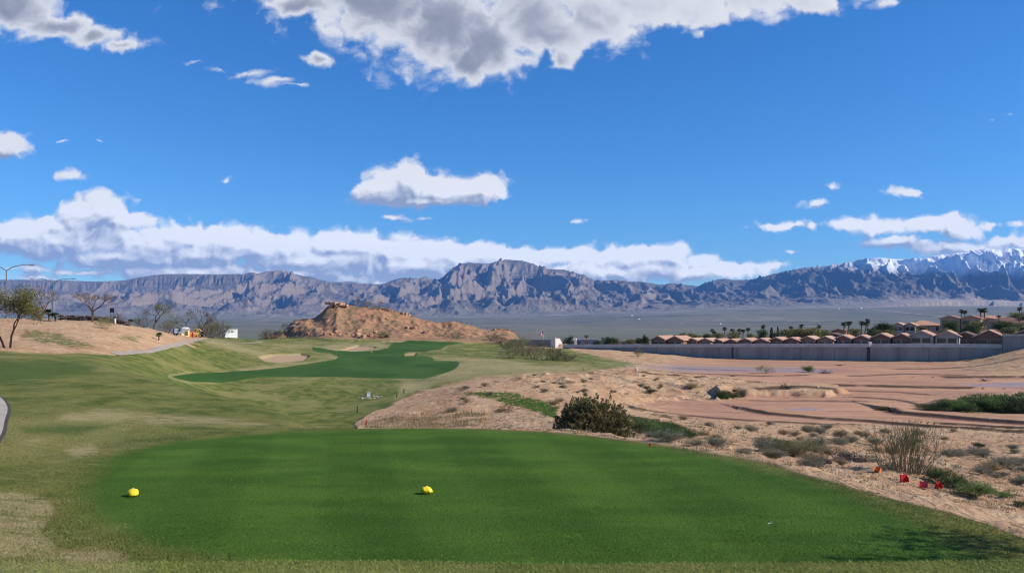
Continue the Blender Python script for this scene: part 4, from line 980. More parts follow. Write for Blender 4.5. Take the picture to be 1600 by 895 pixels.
# ------------------------------------------------------------------ built things
def rock_mesh(mb, c, s, r, flat=.8, blocky=False):
    import bmesh
    bm = bmesh.new()
    if blocky: bmesh.ops.create_cube(bm, size=1.7); bmesh.ops.subdivide_edges(bm, edges=bm.edges[:], cuts=2, use_grid_fill=True)
    else: bmesh.ops.create_icosphere(bm, subdivisions=2, radius=1)
    V = np.array([v.co[:] for v in bm.verts]); Fs = [[v.index for v in f.verts] for f in bm.faces]; bm.free()
    off = r.uniform(0, 50, 3); k = 1.1
    n = perlin(V[:, 0]*k+off[0], V[:, 1]*k+V[:, 2]*1.3+off[1], 3)+.5*perlin(V[:, 0]*2.4+off[2], V[:, 2]*2.4+V[:, 1]*2, 4)
    V = V*(1+(.38 if not blocky else .16)*n)[:, None]
    q = r.uniform(-.6, .6, 2)
    V[:, 2] = np.minimum(V[:, 2], .75+V[:, 0]*q[0]*.3); V = V*np.asarray(s)*np.array([1, 1, flat])
    a = r.uniform(0, 6.28) if not blocky else r.uniform(-.3, .3); R_ = np.array([[math.cos(a), -math.sin(a), 0], [math.sin(a), math.cos(a), 0], [0, 0, 1]])
    mb.add(V@R_.T+np.asarray(c), Fs, r.uniform(0, 1))

def tile_roof_mat(name, c1, c2):
    m, n, b, out = new_mat(name); p = n.pos(); wv = n.new('ShaderNodeTexWave', wave_type='BANDS', bands_direction='Y'); n.put(wv.inputs['Vector'], p); wv.inputs['Scale'].default_value = 1.1
    c = n.mix(n.ss(n.noise(p, 1.2, 4), .35, .65), c1, c2); c = n.mix(n.math('MULTIPLY', wv.outputs['Fac'], .25), c, n.mix(1.0, c, (.6, .55, .5), 'MULTIPLY')); n.put(b.inputs['Base Color'], c)
    return m
def house(px, D, peak, wpx, ng, label, group=None, mats=None, rz=-35, depth=7.5, stories=1, pitch=.40, winrows=None, name='tile_roof_house', over=.35, cat='house'):
    """gabled house seen gable-on; ng gables side by side, WPX wide in the photo, its ridge at photo row PEAK"""
    M = MATS; wallm, roofm, glassm, trim = mats
    W = wpx/F*D; g = W/ng; rise = g*.5*pitch; wh = 2.5*stories; zp = EYE-(peak-HY)/F*D; z0 = zp-rise-wh
    X = (px-800)/F*D
    o = empty(name, (X, D, z0), math.radians(rz), label=label, cat=cat, group=group)
    mb = MB()
    for k in range(ng):
        x0 = -W/2+k*g; x1 = x0+g; y0 = (.0 if k % 2 == 0 else .9)
        mb.prism([(x0+.12, -1.5), (x1-.12, -1.5), (x1-.12, wh), ((x0+x1)/2, wh+rise-.06), (x0+.12, wh)], 'y', y0, depth)
    mb.build('wall', wallm, o)
    for k in range(ng):
        x0 = -W/2+k*g; x1 = x0+g; xm = (x0+x1)/2; y0 = (.0 if k % 2 == 0 else .9)-.55; t = .16; rb = MB()
        for s in (-1, 1):
            xe = xm+s*(g/2+ (over if (k == 0 and s < 0) or (k == ng-1 and s > 0) else -.02)); ze = wh+rise-abs(xe-xm)*pitch*1.0
            P = [(xm, wh+rise), (xe, ze), (xe, ze+t), (xm, wh+rise+t)]
            rb.prism(P if s > 0 else P[::-1], 'y', y0, depth+.3)
        rf = rb.build('roof', roofm, o)
        fb = MB()
        for s in (-1, 1):
            xe = xm+s*(g/2-.02); ze = wh+rise-abs(xe-xm)*pitch
            P = [(xm, wh+rise-.12), (xe, ze-.12), (xe, ze+t-.03), (xm, wh+rise+t-.03)]; fb.prism(P if s > 0 else P[::-1], 'y', y0-.06, y0-.003)
        fb.build('fascia', trim, rf)
        yf = y0+.55
        for st in range(stories):
            for wx in ((-.22, .22) if g > 3.4 else (0,)):
                cx = xm+wx*g; zc = 1.35+2.5*st; ww, hh = .18*g, .62
                fr = MB(); fr.box(cx-ww-.07, yf-.05, zc-hh-.07, cx+ww+.07, yf-.004, zc+hh+.07); f = fr.build('window', trim, o)
                pn = MB(); pn.box(cx-ww, yf-.075, zc-hh, cx+ww, yf-.053, zc+hh); pn.build('pane', glassm, f)
        if stories == 1:
            for sx in (-1, 1):
                pc = MB(); pc.box(xm+sx*g*.40-.13, yf-.50, -1.5, xm+sx*g*.40+.13, yf-.22, wh-.05); pc.build('porch_pillar', wallm, o)
    return o
def hip_house(px, D, ridge, wpx, label, mats, stories=2, rz=-10, depth=9, group=None, roofh=1.6, name='tile_roof_house', balcony=True):
    wallm, roofm, glassm, trim = mats; W = wpx/F*D; wh = 2.7*stories; zp = EYE-(ridge-HY)/F*D; z0 = zp-roofh-wh; X = (px-800)/F*D
    o = empty(name, (X, D, z0), math.radians(rz), label=label, cat='house', group=group)
    mb = MB(); mb.box(-W/2, 0, -2, W/2, depth, wh); mb.build('wall', wallm, o)
    e = .5; r_ = min(W, depth)*.42; V = [(-W/2-e, -e, wh-.02), (W/2+e, -e, wh-.02), (W/2+e, depth+e, wh-.02), (-W/2-e, depth+e, wh-.02), (-W/2+r_, depth/2, wh+roofh), (W/2-r_, depth/2, wh+roofh)]
    V2 = [(a, b, c-.18) for a, b, c in V[:4]]
    rb = MB(); rb.add(V+V2, [(0, 1, 5, 4), (1, 2, 5), (2, 3, 4, 5), (3, 0, 4), (0, 6, 7, 1), (1, 7, 8, 2), (2, 8, 9, 3), (3, 9, 6, 0), (6, 9, 8, 7)]); rb.build('roof', roofm, o)
    n = max(2, int(W/2.6))
    for st in range(stories):
        for i in range(n):
            cx = -W/2+(i+.5)*W/n; zc = 1.5+2.7*st; ww, hh = .48, .62
            fr = MB(); fr.box(cx-ww-.08, -.06, zc-hh-.08, cx+ww+.08, -.004, zc+hh+.08); f = fr.build('window', trim, o)
            pn = MB(); pn.box(cx-ww, -.085, zc-hh, cx+ww, -.063, zc+hh); pn.build('pane', glassm, f)
    if balcony:
        bb = MB(); bb.box(-W*.42, -1.6, 2.45, W*.05, -.1, 2.6); bb.box(-W*.42, -1.6, 2.6, W*.05, -1.52, 3.5)
        for t in (-.42, -.2, .03): bb.box(W*t-.1, -1.58, -2, W*t+.14, -1.34, wh-.05)
        bb.build('balcony', wallm, o)
    return o

def concrete_wall():
    body_m, n, b, out = new_mat('concrete'); p = n.pos()
    c = n.mix(n.ss(n.noise(n.mapv(p, (1, 1, .25)), .35, 6, .65), .38, .62), (.34, .305, .27), (.25, .225, .20))
    c = n.mix(n.math('MULTIPLY', n.ss(n.noise(n.mapv(p, (1, 1, .06)), 1.6, 6, .7), .55, .72), .55), c, (.13, .125, .125)); n.put(b.inputs['Base Color'], c)
    band = simple('concrete_band', (.52, .50, .46), (.42, .40, .37), .6, .9); dark = simple('joint_filler', (.08, .08, .085), (.05, .05, .055), 2)
    pale = simple('pale_concrete', (.66, .62, .54), (.55, .51, .44), .8)
    def stretch(name, pts, label, bh=.85, mark=()):
        # pts: (px, D, row of the top)
        P = [((q-800)/F*d, d, EYE-(t-HY)/F*d) for q, d, t in pts]; o = empty(name, P[0], 0, label=label, cat='wall')
        bo, ba, jo = MB(), MB(), MB(); th = .5
        for (x0, y0, z0), (x1, y1, z1) in zip(P[:-1], P[1:]):
            L = math.hypot(x1-x0, y1-y0); n_ = max(1, int(L/6.2)); ux, uy = (x1-x0)/L, (y1-y0)/L; nx, ny = uy, -ux      # towards the viewer
            for i in range(n_):
                t0, t1 = i/n_, (i+1)/n_; a = np.array([x0+(x1-x0)*t0, y0+(y1-y0)*t0]); bq = np.array([x0+(x1-x0)*t1, y0+(y1-y0)*t1]); za = z0+(z1-z0)*t0; zb = z0+(z1-z0)*t1
                ga = float(H(a[:1], a[1:])[0])-1.2; gb = float(H(bq[:1], bq[1:])[0])-1.2
                def prism(mb, a, bq, off0, off1, lo_a, hi_a, lo_b, hi_b, r=None):
                    N_ = np.array([nx, ny]); A0, A1, B0, B1 = a+N_*off0, a+N_*off1, bq+N_*off0, bq+N_*off1
                    mb.add([(*A0, lo_a), (*A1, lo_a), (*B1, lo_b), (*B0, lo_b), (*A0, hi_a), (*A1, hi_a), (*B1, hi_b), (*B0, hi_b)], [(0, 1, 2, 3), (4, 7, 6, 5), (1, 5, 6, 2), (0, 3, 7, 4), (0, 4, 5, 1), (3, 2, 6, 7)], r)
                prism(bo, a, bq, -th, 0, ga, za-bh, gb, zb-bh); prism(ba, a, bq, -th-.05, .16, za-bh+.003, za, zb-bh+.003, zb)
                c_ = a+np.array([ux, uy])*.07
                prism(jo, a, c_, -.1, .02+.02*(i % 3 == 0), ga, za-bh-.02, ga, za-bh-.02)
        s = -np.array(P[0]); 
        for mb in (bo, ba, jo): mb.V = [v+s for v in mb.V]
        bo.build('wall_panel', body_m, o); ba.build('top_band', band, o); jo.build('joints', dark, o)
        for px, kind in mark:
            d = np.interp(px, [q[0] for q in pts], [q[1] for q in pts]); t = np.interp(px, [q[0] for q in pts], [q[2] for q in pts]); x = (px-800)/F*d-P[0][0]; z = EYE-(t-HY)/F*d-P[0][2]
            mb = MB(); mb.box(x-.45, d-P[0][1]-.12, -7, x+.35, d-P[0][1]+.3, z-bh-.03); mb.build('expansion_gap', dark, o)
            if kind: mb = MB(); mb.box(x-.2, d-P[0][1]-.45, z-.55, x+.5, d-P[0][1]+.3, z+.5); mb.build('pale_post', pale, o)
        return o
    stretch('concrete_flood_wall', [(880, 236, 538.2), (960, 228, 537.8), (1060, 217, 537.5), (1200, 206, 537), (1358, 196, 536.8), (1500, 187.5, 537.2), (1566, 184, 538)], 'long grey concrete flood wall with a paler top band across the wash in front of the houses', mark=((1146, 0), (1358, 1)))
    stretch('raised_flood_wall', [(1566, 183.4, 522.5), (1640, 179, 521.5), (1760, 172, 520), (2000, 164, 519)], 'taller grey concrete wall stepping up at the right end of the flood wall', .35)
    stretch('far_flood_wall', [(770, 268, 530.5), (866, 246, 530)], 'low dark stretch of concrete wall left of the pale wall block', .3)
    D = 240.; k = D/F; X = (870-800)*k; z = EYE-(541-HY)*k
    o = empty('pale_wall_block', (X, D, z), .7, label='pale sunlit concrete block with a sloping side where the two low walls meet', cat='wall block')
    mb = MB(); mb.prism([(-7*k, -.6), (-3*k, -.6), (1*k, 3.5*k), (8*k, 4*k), (8*k, 4.6*k), (2.5*k, 12.6*k), (-7*k, 13*k)], 'y', -.8, 1.2); mb.build('block_body', pale, o)
    mb = MB(); mb.box(-4.4*k, -.1, 13.003*k, -3.6*k, .1, 15.5*k); mb.build('post', body_m, o)

def street_lamp(px, D, top, label, arm):
    m = simple('lamp_steel', (.16, .17, .18), (.11, .12, .13), 4, .5, .4); k = D/F; X = (px-800)*k; zt = EYE-(top-HY)*k; z0 = float(H(np.array([X]), np.array([D]))[0]); h = zt-z0
    o = empty('street_lamp', (X, D, z0), math.radians(8), label=label, cat='street lamp', group='double-armed street lamps on the far road')
    mb = MB(); mb.tube([(0, 0, 0), (0, 0, h*.5), (0, 0, h)], [.16, .12, .09], 8); mb.build('pole', m, o)
    mb = MB(); mb.tube([(0, 0, -.1), (0, 0, .5)], [.26, .24], 8); mb.build('base', m, o)
    for s in (-1, 1):
        mb = MB(); a = arm; mb.tube([(0, 0, h-.1), (s*a*.22, 0, h+.12*a), (s*a*.45, 0, h+.20*a), (s*a*.65, 0, h+.235*a), (s*a, 0, h+.24*a)], [.08, .07, .065, .06, .05], 6); ar = mb.build('arm', m, o)
        mb = MB(); mb.prism([(s*a*.98, h+.235*a-.07), (s*(a+.75), h+.235*a-.09), (s*(a+.7), h+.235*a+.05), (s*a*.98, h+.235*a+.09)], 'y', -.16, .16); mb.build('lamp_head', m, ar)

def stake(px, base, top, d0, d1, label, mat, cap=None, w=.05, group='course boundary stakes'):
    X, D, z = hit(px, base, d0, d1); h = (base-top)/F*D
    o = empty('marker_stake', (X, D, z-.03), 0, label=label, cat='stake', group=group)
    mb = MB(); mb.tube([(0, 0, 0), (.01, 0, h*.6), (.015, 0, h*.8 if cap else h)], [w, w, w*.95], 6); mb.build('post', mat, o)
    if cap: mb = MB(); mb.tube([(.015, 0, h*.8+.002), (.018, 0, h)], [w*1.15, w*1.1], 6); mb.build('cap', cap, o)

def tee_marker(px, base, label, seed):
    D = EYE*F/(base-HY); X = (px-800)/F*D; r = np.random.default_rng(seed); m = simple('yellow_plastic', (.85, .62, .012), (.74, .50, .008), 12, .38, .5)
    o = empty('tee_marker', (X, D, .0), seed*.7, label=label, cat='tee marker', group='yellow tee markers')
    import bmesh; bm = bmesh.new(); bmesh.ops.create_icosphere(bm, subdivisions=4, radius=1); V = np.array([v.co[:] for v in bm.verts]); Fs = [[v.index for v in f.verts] for f in bm.faces]; bm.free()
    n = perlin(V[:, 0]*1.7+seed, V[:, 1]*1.7+V[:, 2]*1.5, 7); f = 1+.14*n; fac = np.round(np.arctan2(V[:, 1], V[:, 0])/.52)*.52; f *= 1-.05*np.cos((np.arctan2(V[:, 1], V[:, 0])-fac)*6)
    V = V*f[:, None]*np.array([.088, .080, .062]); V[:, 2] = np.maximum(V[:, 2], -.034)+.052; V[:, 0] += (V[:, 2]-.04)*.25
    mb = MB(); mb.add(V, Fs); mb.build('body', m, o, True)
    mb = MB(); mb.tube([(0, 0, -.02), (0, 0, .0195)], .012, 8); mb.build('spike', simple('black_spike', (.03, .03, .03)), o)
    mb = MB(); mb.tube([(.010, 0, .108), (.012, 0, .122)], [.013, .009], 10); mb.build('cap_knob', m, o)

def red_scrap(px, base, wpx, hpx, label, col, name, rz, tilt, kind):
    X, D, z = hit(px, base, 9, 26); k = D/F; w_, h = wpx*k, hpx*k; m = simple('red_plastic' if kind else 'orange_plastic', col, tuple(c*.75 for c in col), 9, .4, .4)
    o = empty(name, (X, D, z-.004), rz, label=label, cat='plastic scrap'); o.rotation_euler = (math.radians(tilt), 0, rz)
    mb = MB(); t = .006
    # a snapped piece of a moulded shell: back plate, two side wings, torn upper rim
    mb.prism([(-w_/2, 0), (w_/2, 0), (w_*.52, h*.8), (w_*.2, h), (-w_*.1, h*.86), (-w_*.46, h*.97)], 'y', 0, t)
    mb.prism([(0-.0, 0), (-w_*.55, 0), (-w_*.30, h*.72), (0, h*.93)], 'x', -w_/2-t, -w_/2-.0005); mb.prism([(0, 0), (-w_*.5, 0), (-w_*.42, h*.5), (0, h*.78)], 'x', w_/2+.0005, w_/2+t); mb.build('shell', m, o)
    mb = MB(); mb.prism([(-w_*.49, -.001), (w_*.49, -.001), (w_*.40, -w_*.45), (-w_*.42, -w_*.38)], 'z', .003, .010); mb.build('floor_flap', m, o)

def build_things():
    init_mats(); r = random.Random(4); nr = np.random.default_rng(77)
    near_bush(); wispy_bush(); grass_cover(); desert_litter()
    M = MATS
    # --- tee
    tee_marker(208, 775, 'yellow tee marker on the left side of the tee', 3); tee_marker(667, 771, 'yellow tee marker in the middle of the tee', 5)
    m = simple('white_tee', (.8, .8, .76)); D = EYE*F/(818-HY); o = empty('golf_tee', ((1203-800)/F*D, D, .0), .4, label='tiny broken white golf tee lying on the right half of the tee', cat='golf tee')
    mb = MB(); mb.tube([(-.03, 0, .008), (.02, 0, .012)], [.004, .005], 8); mb.build('shaft', m, o); mb = MB(); mb.tube([(.0205, 0, .012), (.036, 0, .018)], [.006, .016], 10); mb.build('cup', m, o)
    # --- stakes
    dk = simple('dark_stake', (.035, .025, .022)); rd = simple('red_stake', (.35, .035, .02)); wt = simple('white_paint', (.8, .8, .78))
    stake(558, 645, 634, 50, 110, 'thin black stake on the grass below the dirt mound', dk); stake(572, 668, 656, 45, 90, 'rusty red stake just beyond the back edge of the tee', rd)
    stake(620, 621, 614, 70, 130, 'small dark stake, the shorter of two above the white irrigation box', dk); stake(631, 615, 606.5, 70, 130, 'rusty dark stake with red cap at the top of the dirt mound edge', dk, rd)
    stake(911, 579, 574, 100, 190, 'tiny dark stake on the far dry fairway shoulder', dk); stake(1015, 697.5, 690, 15, 24, 'stubby bright red stake at the edge of the tee right of the rounded bush', simple('bright_red', (.6, .03, .02), rough=.5), None, .022)
    stake(580.5, 551, 547, 150, 220, 'yellow distance post standing in the far fairway', simple('yellow_post', (.75, .6, .05)), None, .10)
    # --- red scraps
    red_scrap(1412, 753, 11, 13, 'upright square red plastic piece, leftmost of the three red pieces', (.62, .02, .02), 'plastic_piece', .1, -6, 1)
    red_scrap(1443, 762, 12, 11, 'pale red torn plastic piece between the two darker red pieces', (.75, .10, .09), 'plastic_piece', -.6, -22, 1)
    red_scrap(1463, 762, 13, 11, 'dark red curled plastic piece beside the green shrub', (.50, .012, .012), 'plastic_piece', .7, 14, 1)
    red_scrap(1371, 737, 9, 9, 'bright orange plastic scrap below the dark branch heap', (.9, .22, .03), 'orange_scrap', -.9, -30, 0)
    # --- irrigation box and its stones
    X, D, z = hit(576, 620, 70, 130); k = D/F; pl = simple('box_plastic', (.75, .77, .78)); lid = simple('box_lid', (.5, .58, .64))
    o = empty('irrigation_box', (X, D, z), .2, label='small white irrigation box ringed by pale stones on the fairway slope', cat='irrigation box')
    mb = MB(); mb.prism([(-3*k, -.1), (3*k, -.1), (2.3*k, 6*k), (-2.3*k, 6*k)], 'y', -.2, .22); mb.build('housing', pl, o); mb = MB(); mb.box(-2.9*k, -.24, 6.03*k, 2.9*k, .26, 7*k); mb.build('lid', lid, o)
    sm = simple('pale_stone', (.62, .54, .42), (.40, .33, .25), 3, rndmix=.6, c3=(.2, .16, .13))
    for i in range(26):
        sx = nr.uniform(-13, 20) ; mb = MB(); s = nr.uniform(1.0, 2.0)*k; XX = X+sx*k; YY = D-.6+nr.uniform(-1.2, 1.2); zz = float(H(np.array([XX]), np.array([YY]))[0])
        rock_mesh(mb, (0, 0, 0), (s, s, s), nr, .7); so = mb.build('ring_stone', sm); so.location = (XX, YY, zz+.2*s); props(so, 'pale stone in the loose ring round the white irrigation box', 'stone', 'stones round the irrigation box')
    # --- boulders of the red hill
    bm_ = simple('red_rock', (.46, .25, .14), (.30, .14, .075), 1.1, .9, bump=.6, rndmix=.5, c3=(.52, .34, .22)); dkr = simple('dark_rock', (.13, .065, .045), (.07, .04, .03), 2, .95)
    def boulder(px, row, wpx, hpx, label, group=None, D0=236, D1=300, mat=None, blocky=False, cat='boulder', name='boulder'):
        X, D, z = hit(px, row, D0, D1); k = D/F; mb = MB(); rock_mesh(mb, (0, 0, 0), (wpx*k*.55, wpx*k*.5, hpx*k*.62), nr, 1.0, blocky); o = mb.build(name, mat or bm_); o.location = (X, D, z+hpx*k*.2); props(o, label, cat, group); return o
    for px, row, w_, h_ in ((483, 523, 4, 3), (487, 524, 3, 3), (502, 523, 5, 4), (508, 524, 4, 4), (514, 522, 4, 3), (519, 524, 4, 4), (525, 521, 5, 4), (531, 523, 5, 5), (537, 523, 4, 3), (543, 522, 5, 4), (549, 525, 4, 4), (570, 524, 5, 4), (576, 526, 5, 4), (581, 523, 4, 3), (588, 525, 4, 3), (596, 526, 5, 3), (603, 524, 3, 3), (516, 519, 4, 3), (534, 518, 4, 3), (560, 519, 3, 3), (586, 519, 4, 3)):
        q_ = nr.uniform(.7, 1.7); boulder(px+nr.uniform(-2, 2), row+nr.uniform(-1.5, 1.5), w_*q_, h_*q_*nr.uniform(.7, 1.1), 'tan boulder in the line of fallen rocks at the foot of the red hill', 'fallen rocks along the foot of the red hill')
    boulder(559, 526, 9, 9, 'big split boulder, largest of the fallen rocks at the hill foot'); boulder(567, 527, 8, 7, 'leaning pinkish slab against the big split boulder'); boulder(562, 528, 6, 4, 'nearly black boulder below the big split boulder', mat=dkr)
    boulder(636, 513, 6, 5, 'tan boulder at the left end of the upper slope cluster'); boulder(642, 514, 6, 5, 'dark fronted boulder in the middle of the upper slope cluster', mat=dkr); boulder(648, 514, 7, 6, 'broad tan boulder at the right end of the upper slope cluster')
    boulder(663, 521, 6, 6, 'lone rounded tan boulder low on the right flank of the red hill'); boulder(605, 499, 5, 4, 'pale boulder halfway up the red hill slope'); boulder(700, 526, 4, 3, 'small reddish boulder below the second knoll')
    # summit rock
    X, D, z = crest(521); D -= 1.5; k = D/F; X = (523-800)*k; z = min(z-.2, EYE-(481-HY)*k); o = empty('summit_rock', (X, D, z), 0, label='flat-topped overhanging red rock on the summit of the hill', cat='rock outcrop')
    for nm, (cx, cz, w_, h_, dd) in {'overhang': (-9, 7.4, 6, 3.4, 2.2), 'cap': (0, 6.8, 7, 3.6, 2.6), 'cap.001': (9, 5.6, 6, 3.4, 2.4), 'step': (17, 3.6, 5, 2.8, 2.2), 'neck': (-5, 2.0, 4.6, 4.6, 2.2), 'neck.001': (4, 1.0, 6, 5, 2.4)}.items():
        mb = MB(); rock_mesh(mb, (cx*k, 0, cz*k), (w_*k*.75, dd, h_*k*.75), nr, 1.0, True); mb.build(nm.split('.')[0]+'_stone', bm_, o)
    o = empty('rock_ledge', at(610, 283), 0, label='pale broken rock ledge along the ridge right of the summit bushes', cat='rock ledge'); L0 = o.location.copy()
    for i in range(13):
        px = 588+i*4.6; X, D, z = crest(px); mb = MB(); rock_mesh(mb, (X-L0[0], D-L0[1]-.6+nr.uniform(-.5, .3), z-L0[2]-nr.uniform(0, .3)), (.65, .9, nr.uniform(.5, .95)), nr, 1.0, True); mb.build('ledge_block', bm_, o)
    o = empty('red_ledge', at(788, 283), 0, label='low red rock ledge on the far right knoll of the hill', cat='rock ledge'); L0 = o.location.copy()
    for i in range(8):
        px = 772+i*4.4; X, D, z = crest(px); mb = MB(); rock_mesh(mb, (X-L0[0], D-L0[1]-.5, z-L0[2]-.1), (.7, .8, nr.uniform(.35, .65)), nr, 1.0, True); mb.build('ledge_block', bm_, o)
    # fence on the knoll
    o = empty('wire_fence', (0, 289, 0), 0, label='thin wire fence on posts along the second knoll of the hill', cat='fence'); fm = simple('fence_steel', (.12, .11, .10)); pp = []
    for i in range(12):
        px = 705+i*8; X, D, z = crest(px); D = 289.; z = float(H(np.array([X]), np.array([D]))[0]); h = 1.25+(.6 if i == 0 else 0); mb = MB(); mb.tube([(X, 0, z-.2), (X, 0, z+h)], .045, 5); mb.build('post', fm, o); pp.append((X, 0, z+1.15))
    mb = MB(); mb.tube(pp, .018, 3); mb.tube([(a, b, c-.5) for a, b, c in pp], .018, 3); mb.build('wires', fm, o)
    # --- left: lamps, trees, rock wall
    street_lamp(10, 130, 422, 'double-armed street lamp, the taller one at the left edge', 3.6); street_lamp(83, 172, 442, 'double-armed street lamp rising behind the bare trees', 3.9)
    P = lambda *a, **k: plant_px(*a, **k)
    P('mesquite_tree', 'mesquite1', 12, 543, 452, 92, 66, 90, 'olive feathery tree with two slim trunks at the left edge of the dirt bank', 'tree')
    P('bare_tree', 'bare1', 62, 499, 440, 66, 100, 150, 'leafless tree above the orange shrub near the street lamps', 'tree'); P('bare_tree', 'bare2', 143, 503, 442, 84, 98, 150, 'broad leafless tree in front of the dark rock wall', 'tree')
    P('mesquite_tree', 'sparse1', 239, 511, 458, 62, 100, 160, 'round sparse tree with a dark forked trunk right of the rock wall', 'tree')
    P('mesquite_tree', 'sparse2', 290, 524, 474, 62, 115, 170, 'olive spreading tree over the small yellow cabin', 'tree'); P('mesquite_tree', 'bare3', 316, 526, 482, 56, 125, 175, 'brown twiggy tree behind the yellow loader', 'tree')
    plant('rust_shrub', 'tanshrub7', at(62, 113), 1.1, 1.2, 'rusty orange dead shrub at the foot of the leafless tree', 'shrub')
    for px, b_, t_, w_, lab in ((77, 501, 480, 16, 'short fan palm, left one of the pair beside the lamp post'), (87, 502, 486, 18, 'short fan palm, right one of the pair beside the lamp post'), (203, 504, 493, 11, 'low fan palm at the right end of the rock wall'), (248, 532, 517, 12, 'stubby young palm alone on the dirt bank slope'), (276, 524, 509, 15, 'low leaning palm in front of the grey trailer')):
        P('fan_palm', 'shortpalm1' if px % 2 else 'shortpalm2', px, b_, t_, w_*1.35, 85, 160, lab, 'palm')
    P('thin_shrub', 'greenbrush1', 165, 514, 492, 22, 85, 140, 'thin-stemmed sapling with pale leaves on the dirt bank', 'shrub')
    for i, (px, b_, t_, w_, lab) in enumerate(((330, 528, 494, 34, 'brown leafless thicket bush nearest the yellow loader'), (345, 528, 497, 30, 'brown leafless thicket bush left of the white shed'), (318, 527, 500, 24, 'low brown bush behind the loader'), (180, 500, 480, 22, 'grey brown bush behind the middle of the rock wall'), (262, 520, 500, 24, 'brown bush left of the grey trailer'), (225, 508, 486, 24, 'brown bush behind the low fan palm'))):
        P('brown_bush', 'brush%d' % (i % 3), px, b_, t_, w_, 120, 230, lab, 'bush')
    rw = simple('lava_rock', (.075, .045, .038), (.035, .024, .022), 2, .95, rndmix=.55, c3=(.20, .15, .13))
    X0, D0, z0 = at(93, 119); mb = MB()
    for i in range(330):
        u = nr.uniform(0, 1); lev = i % 4; X = X0+u*(203-93)/F*119; zz = float(H(np.array([X]), np.array([119.]))[0])
        rock_mesh(mb, (X-X0, nr.uniform(-.25, .25), zz-z0+.10+lev*.22*(1-.25*u)), (nr.uniform(.13, .22),)*3, nr, .8)
    o = empty('rock_wall', (X0, 119, z0), 0, label='low dark lava rock wall along the top of the dirt bank', cat='rock wall'); mb.build('rock_courses', rw, o)
    mb = MB(); X = (183-93)/F*119; zz = float(H(np.array([X0+X]), np.array([118.4]))[0])-z0; mb.box(X-.1, -.75, zz-.2, X+.1, -.5, zz+.7); mb.build('pale_post', wt, o)
    X, D, z = at(175, 190); zt = EYE-(481-HY)/F*D; o = empty('notice_board', (X, D, z), 0, label='small dark board on posts beyond the rock wall', cat='sign'); mb = MB(); mb.box(-.5, -.04, zt-z-1.1, .5, .04, zt-z); mb.build('board', dk, o)
    for s in (-.4, .4): mb = MB(); mb.box(s-.04, .045, -.1, s+.04, .12, zt-z-.1); mb.build('post', dk, o)
    # work yard
    ye = simple('cream_paint', (.78, .68, .36), (.66, .56, .28)); gl = simple('dark_glass', (.03, .035, .04), rough=.15, spec=.6); grm = simple('grey_steel', (.22, .24, .27)); blk = simple('rubber', (.02, .02, .02)); orr = simple('orange_plastic_barrier', (.8, .17, .03), rough=.5); yl = simple('machine_yellow', (.75, .52, .10), rough=.5)
    def yard(px, row, d0, d1): X, D, z = hit(px, row, d0, d1); return X, D, z, D/F
    X, D, z, k = yard(290, 525, 110, 170); o = empty('small_cabin', (X, D, z), .55, label='small cream yellow cabin with a brown door under the olive tree', cat='cabin')
    mb = MB(); mb.box(-6*k, 0, -.3, 6*k, 1.6, 11*k); mb.build('wall', ye, o); mb = MB(); mb.prism([(-7*k, 11.02*k), (7*k, 11.02*k), (4*k, 13.4*k), (0, 14.2*k), (-4*k, 13.4*k)], 'y', -.25, 1.85); mb.build('roof', wt, o)
    mb = MB(); mb.box(-1.5*k, -.05, .1, 3.2*k, -.004, 8*k); dr = mb.build('door', simple('brown_door', (.16, .08, .05)), o); mb = MB(); mb.box(2.2*k, -.09, 4*k, 2.6*k, -.053, 4.6*k); mb.build('handle', grm, dr); mb = MB(); mb.box(-4.8*k, -.05, 4.5*k, -2.6*k, -.004, 8*k); mb.build('window', gl, o)
    X, D, z, k = yard(270, 523, 110, 170); o = empty('grey_trailer', (X, D, z), -.25, label='dark grey box trailer at the left of the small yard', cat='trailer')
    mb = MB(); mb.box(-4*k, 0, 2*k, 3*k, 3.0, 10*k); mb.build('box_body', grm, o); mb = MB(); mb.box(-3.6*k, -.04, 2.6*k, -.2*k, -.004, 9.5*k); mb.build('rear_door', simple('pale_blue_panel', (.45, .55, .66)), o)
    for s in (-1, 1): mb = MB(); mb.tube([(s*2.8*k-.12, .9, 1.6*k), (s*2.8*k+.12, .9, 1.6*k)], 1.6*k, 14); mb.build('wheel', blk, o)
    X, D, z, k = yard(301, 526.5, 105, 170); 
    for i, (dx, lab) in enumerate(((-2, 'orange plastic safety barrier, left one of two beside the cabin'), (2.6, 'orange plastic safety barrier, right one beside the loader'))):
        o = empty('safety_barrier', (X+dx*k, D, z), .2*i, label=lab, cat='barrier', group='orange barriers'); mb = MB(); mb.prism([(-2*k, 0), (2*k, 0), (1.6*k, 2*k), (1.2*k, 8.6*k), (-1.2*k, 8.6*k), (-1.6*k, 2*k)], 'y', -.25, .25); mb.build('body', orr, o); mb = MB(); mb.box(-1.22*k, -.262, 5*k, 1.22*k, -.2515, 6.2*k); mb.build('reflector', wt, o)
    X, D, z, k = yard(309, 527, 105, 170); o = empty('yellow_loader', (X, D, z), .25, label='small yellow loader with a raised arm and black tyres by the cart path', cat='loader')
    mb = MB(); mb.prism([(-6*k, 3*k), (5*k, 3*k), (6*k, 5*k), (3*k, 7*k), (2.2*k, 7.4*k), (-2*k, 8*k), (-6*k, 7*k)], 'y', -.5, .5); mb.build('body', yl, o)
    mb = MB(); mb.box(-4*k, -.45, 8.02*k, 0, .45, 12*k); mb.build('cab_windows', gl, o); mb = MB(); mb.box(-4.3*k, -.5, 12.03*k, .3*k, .5, 12.8*k); mb.build('cab_roof', yl, o)
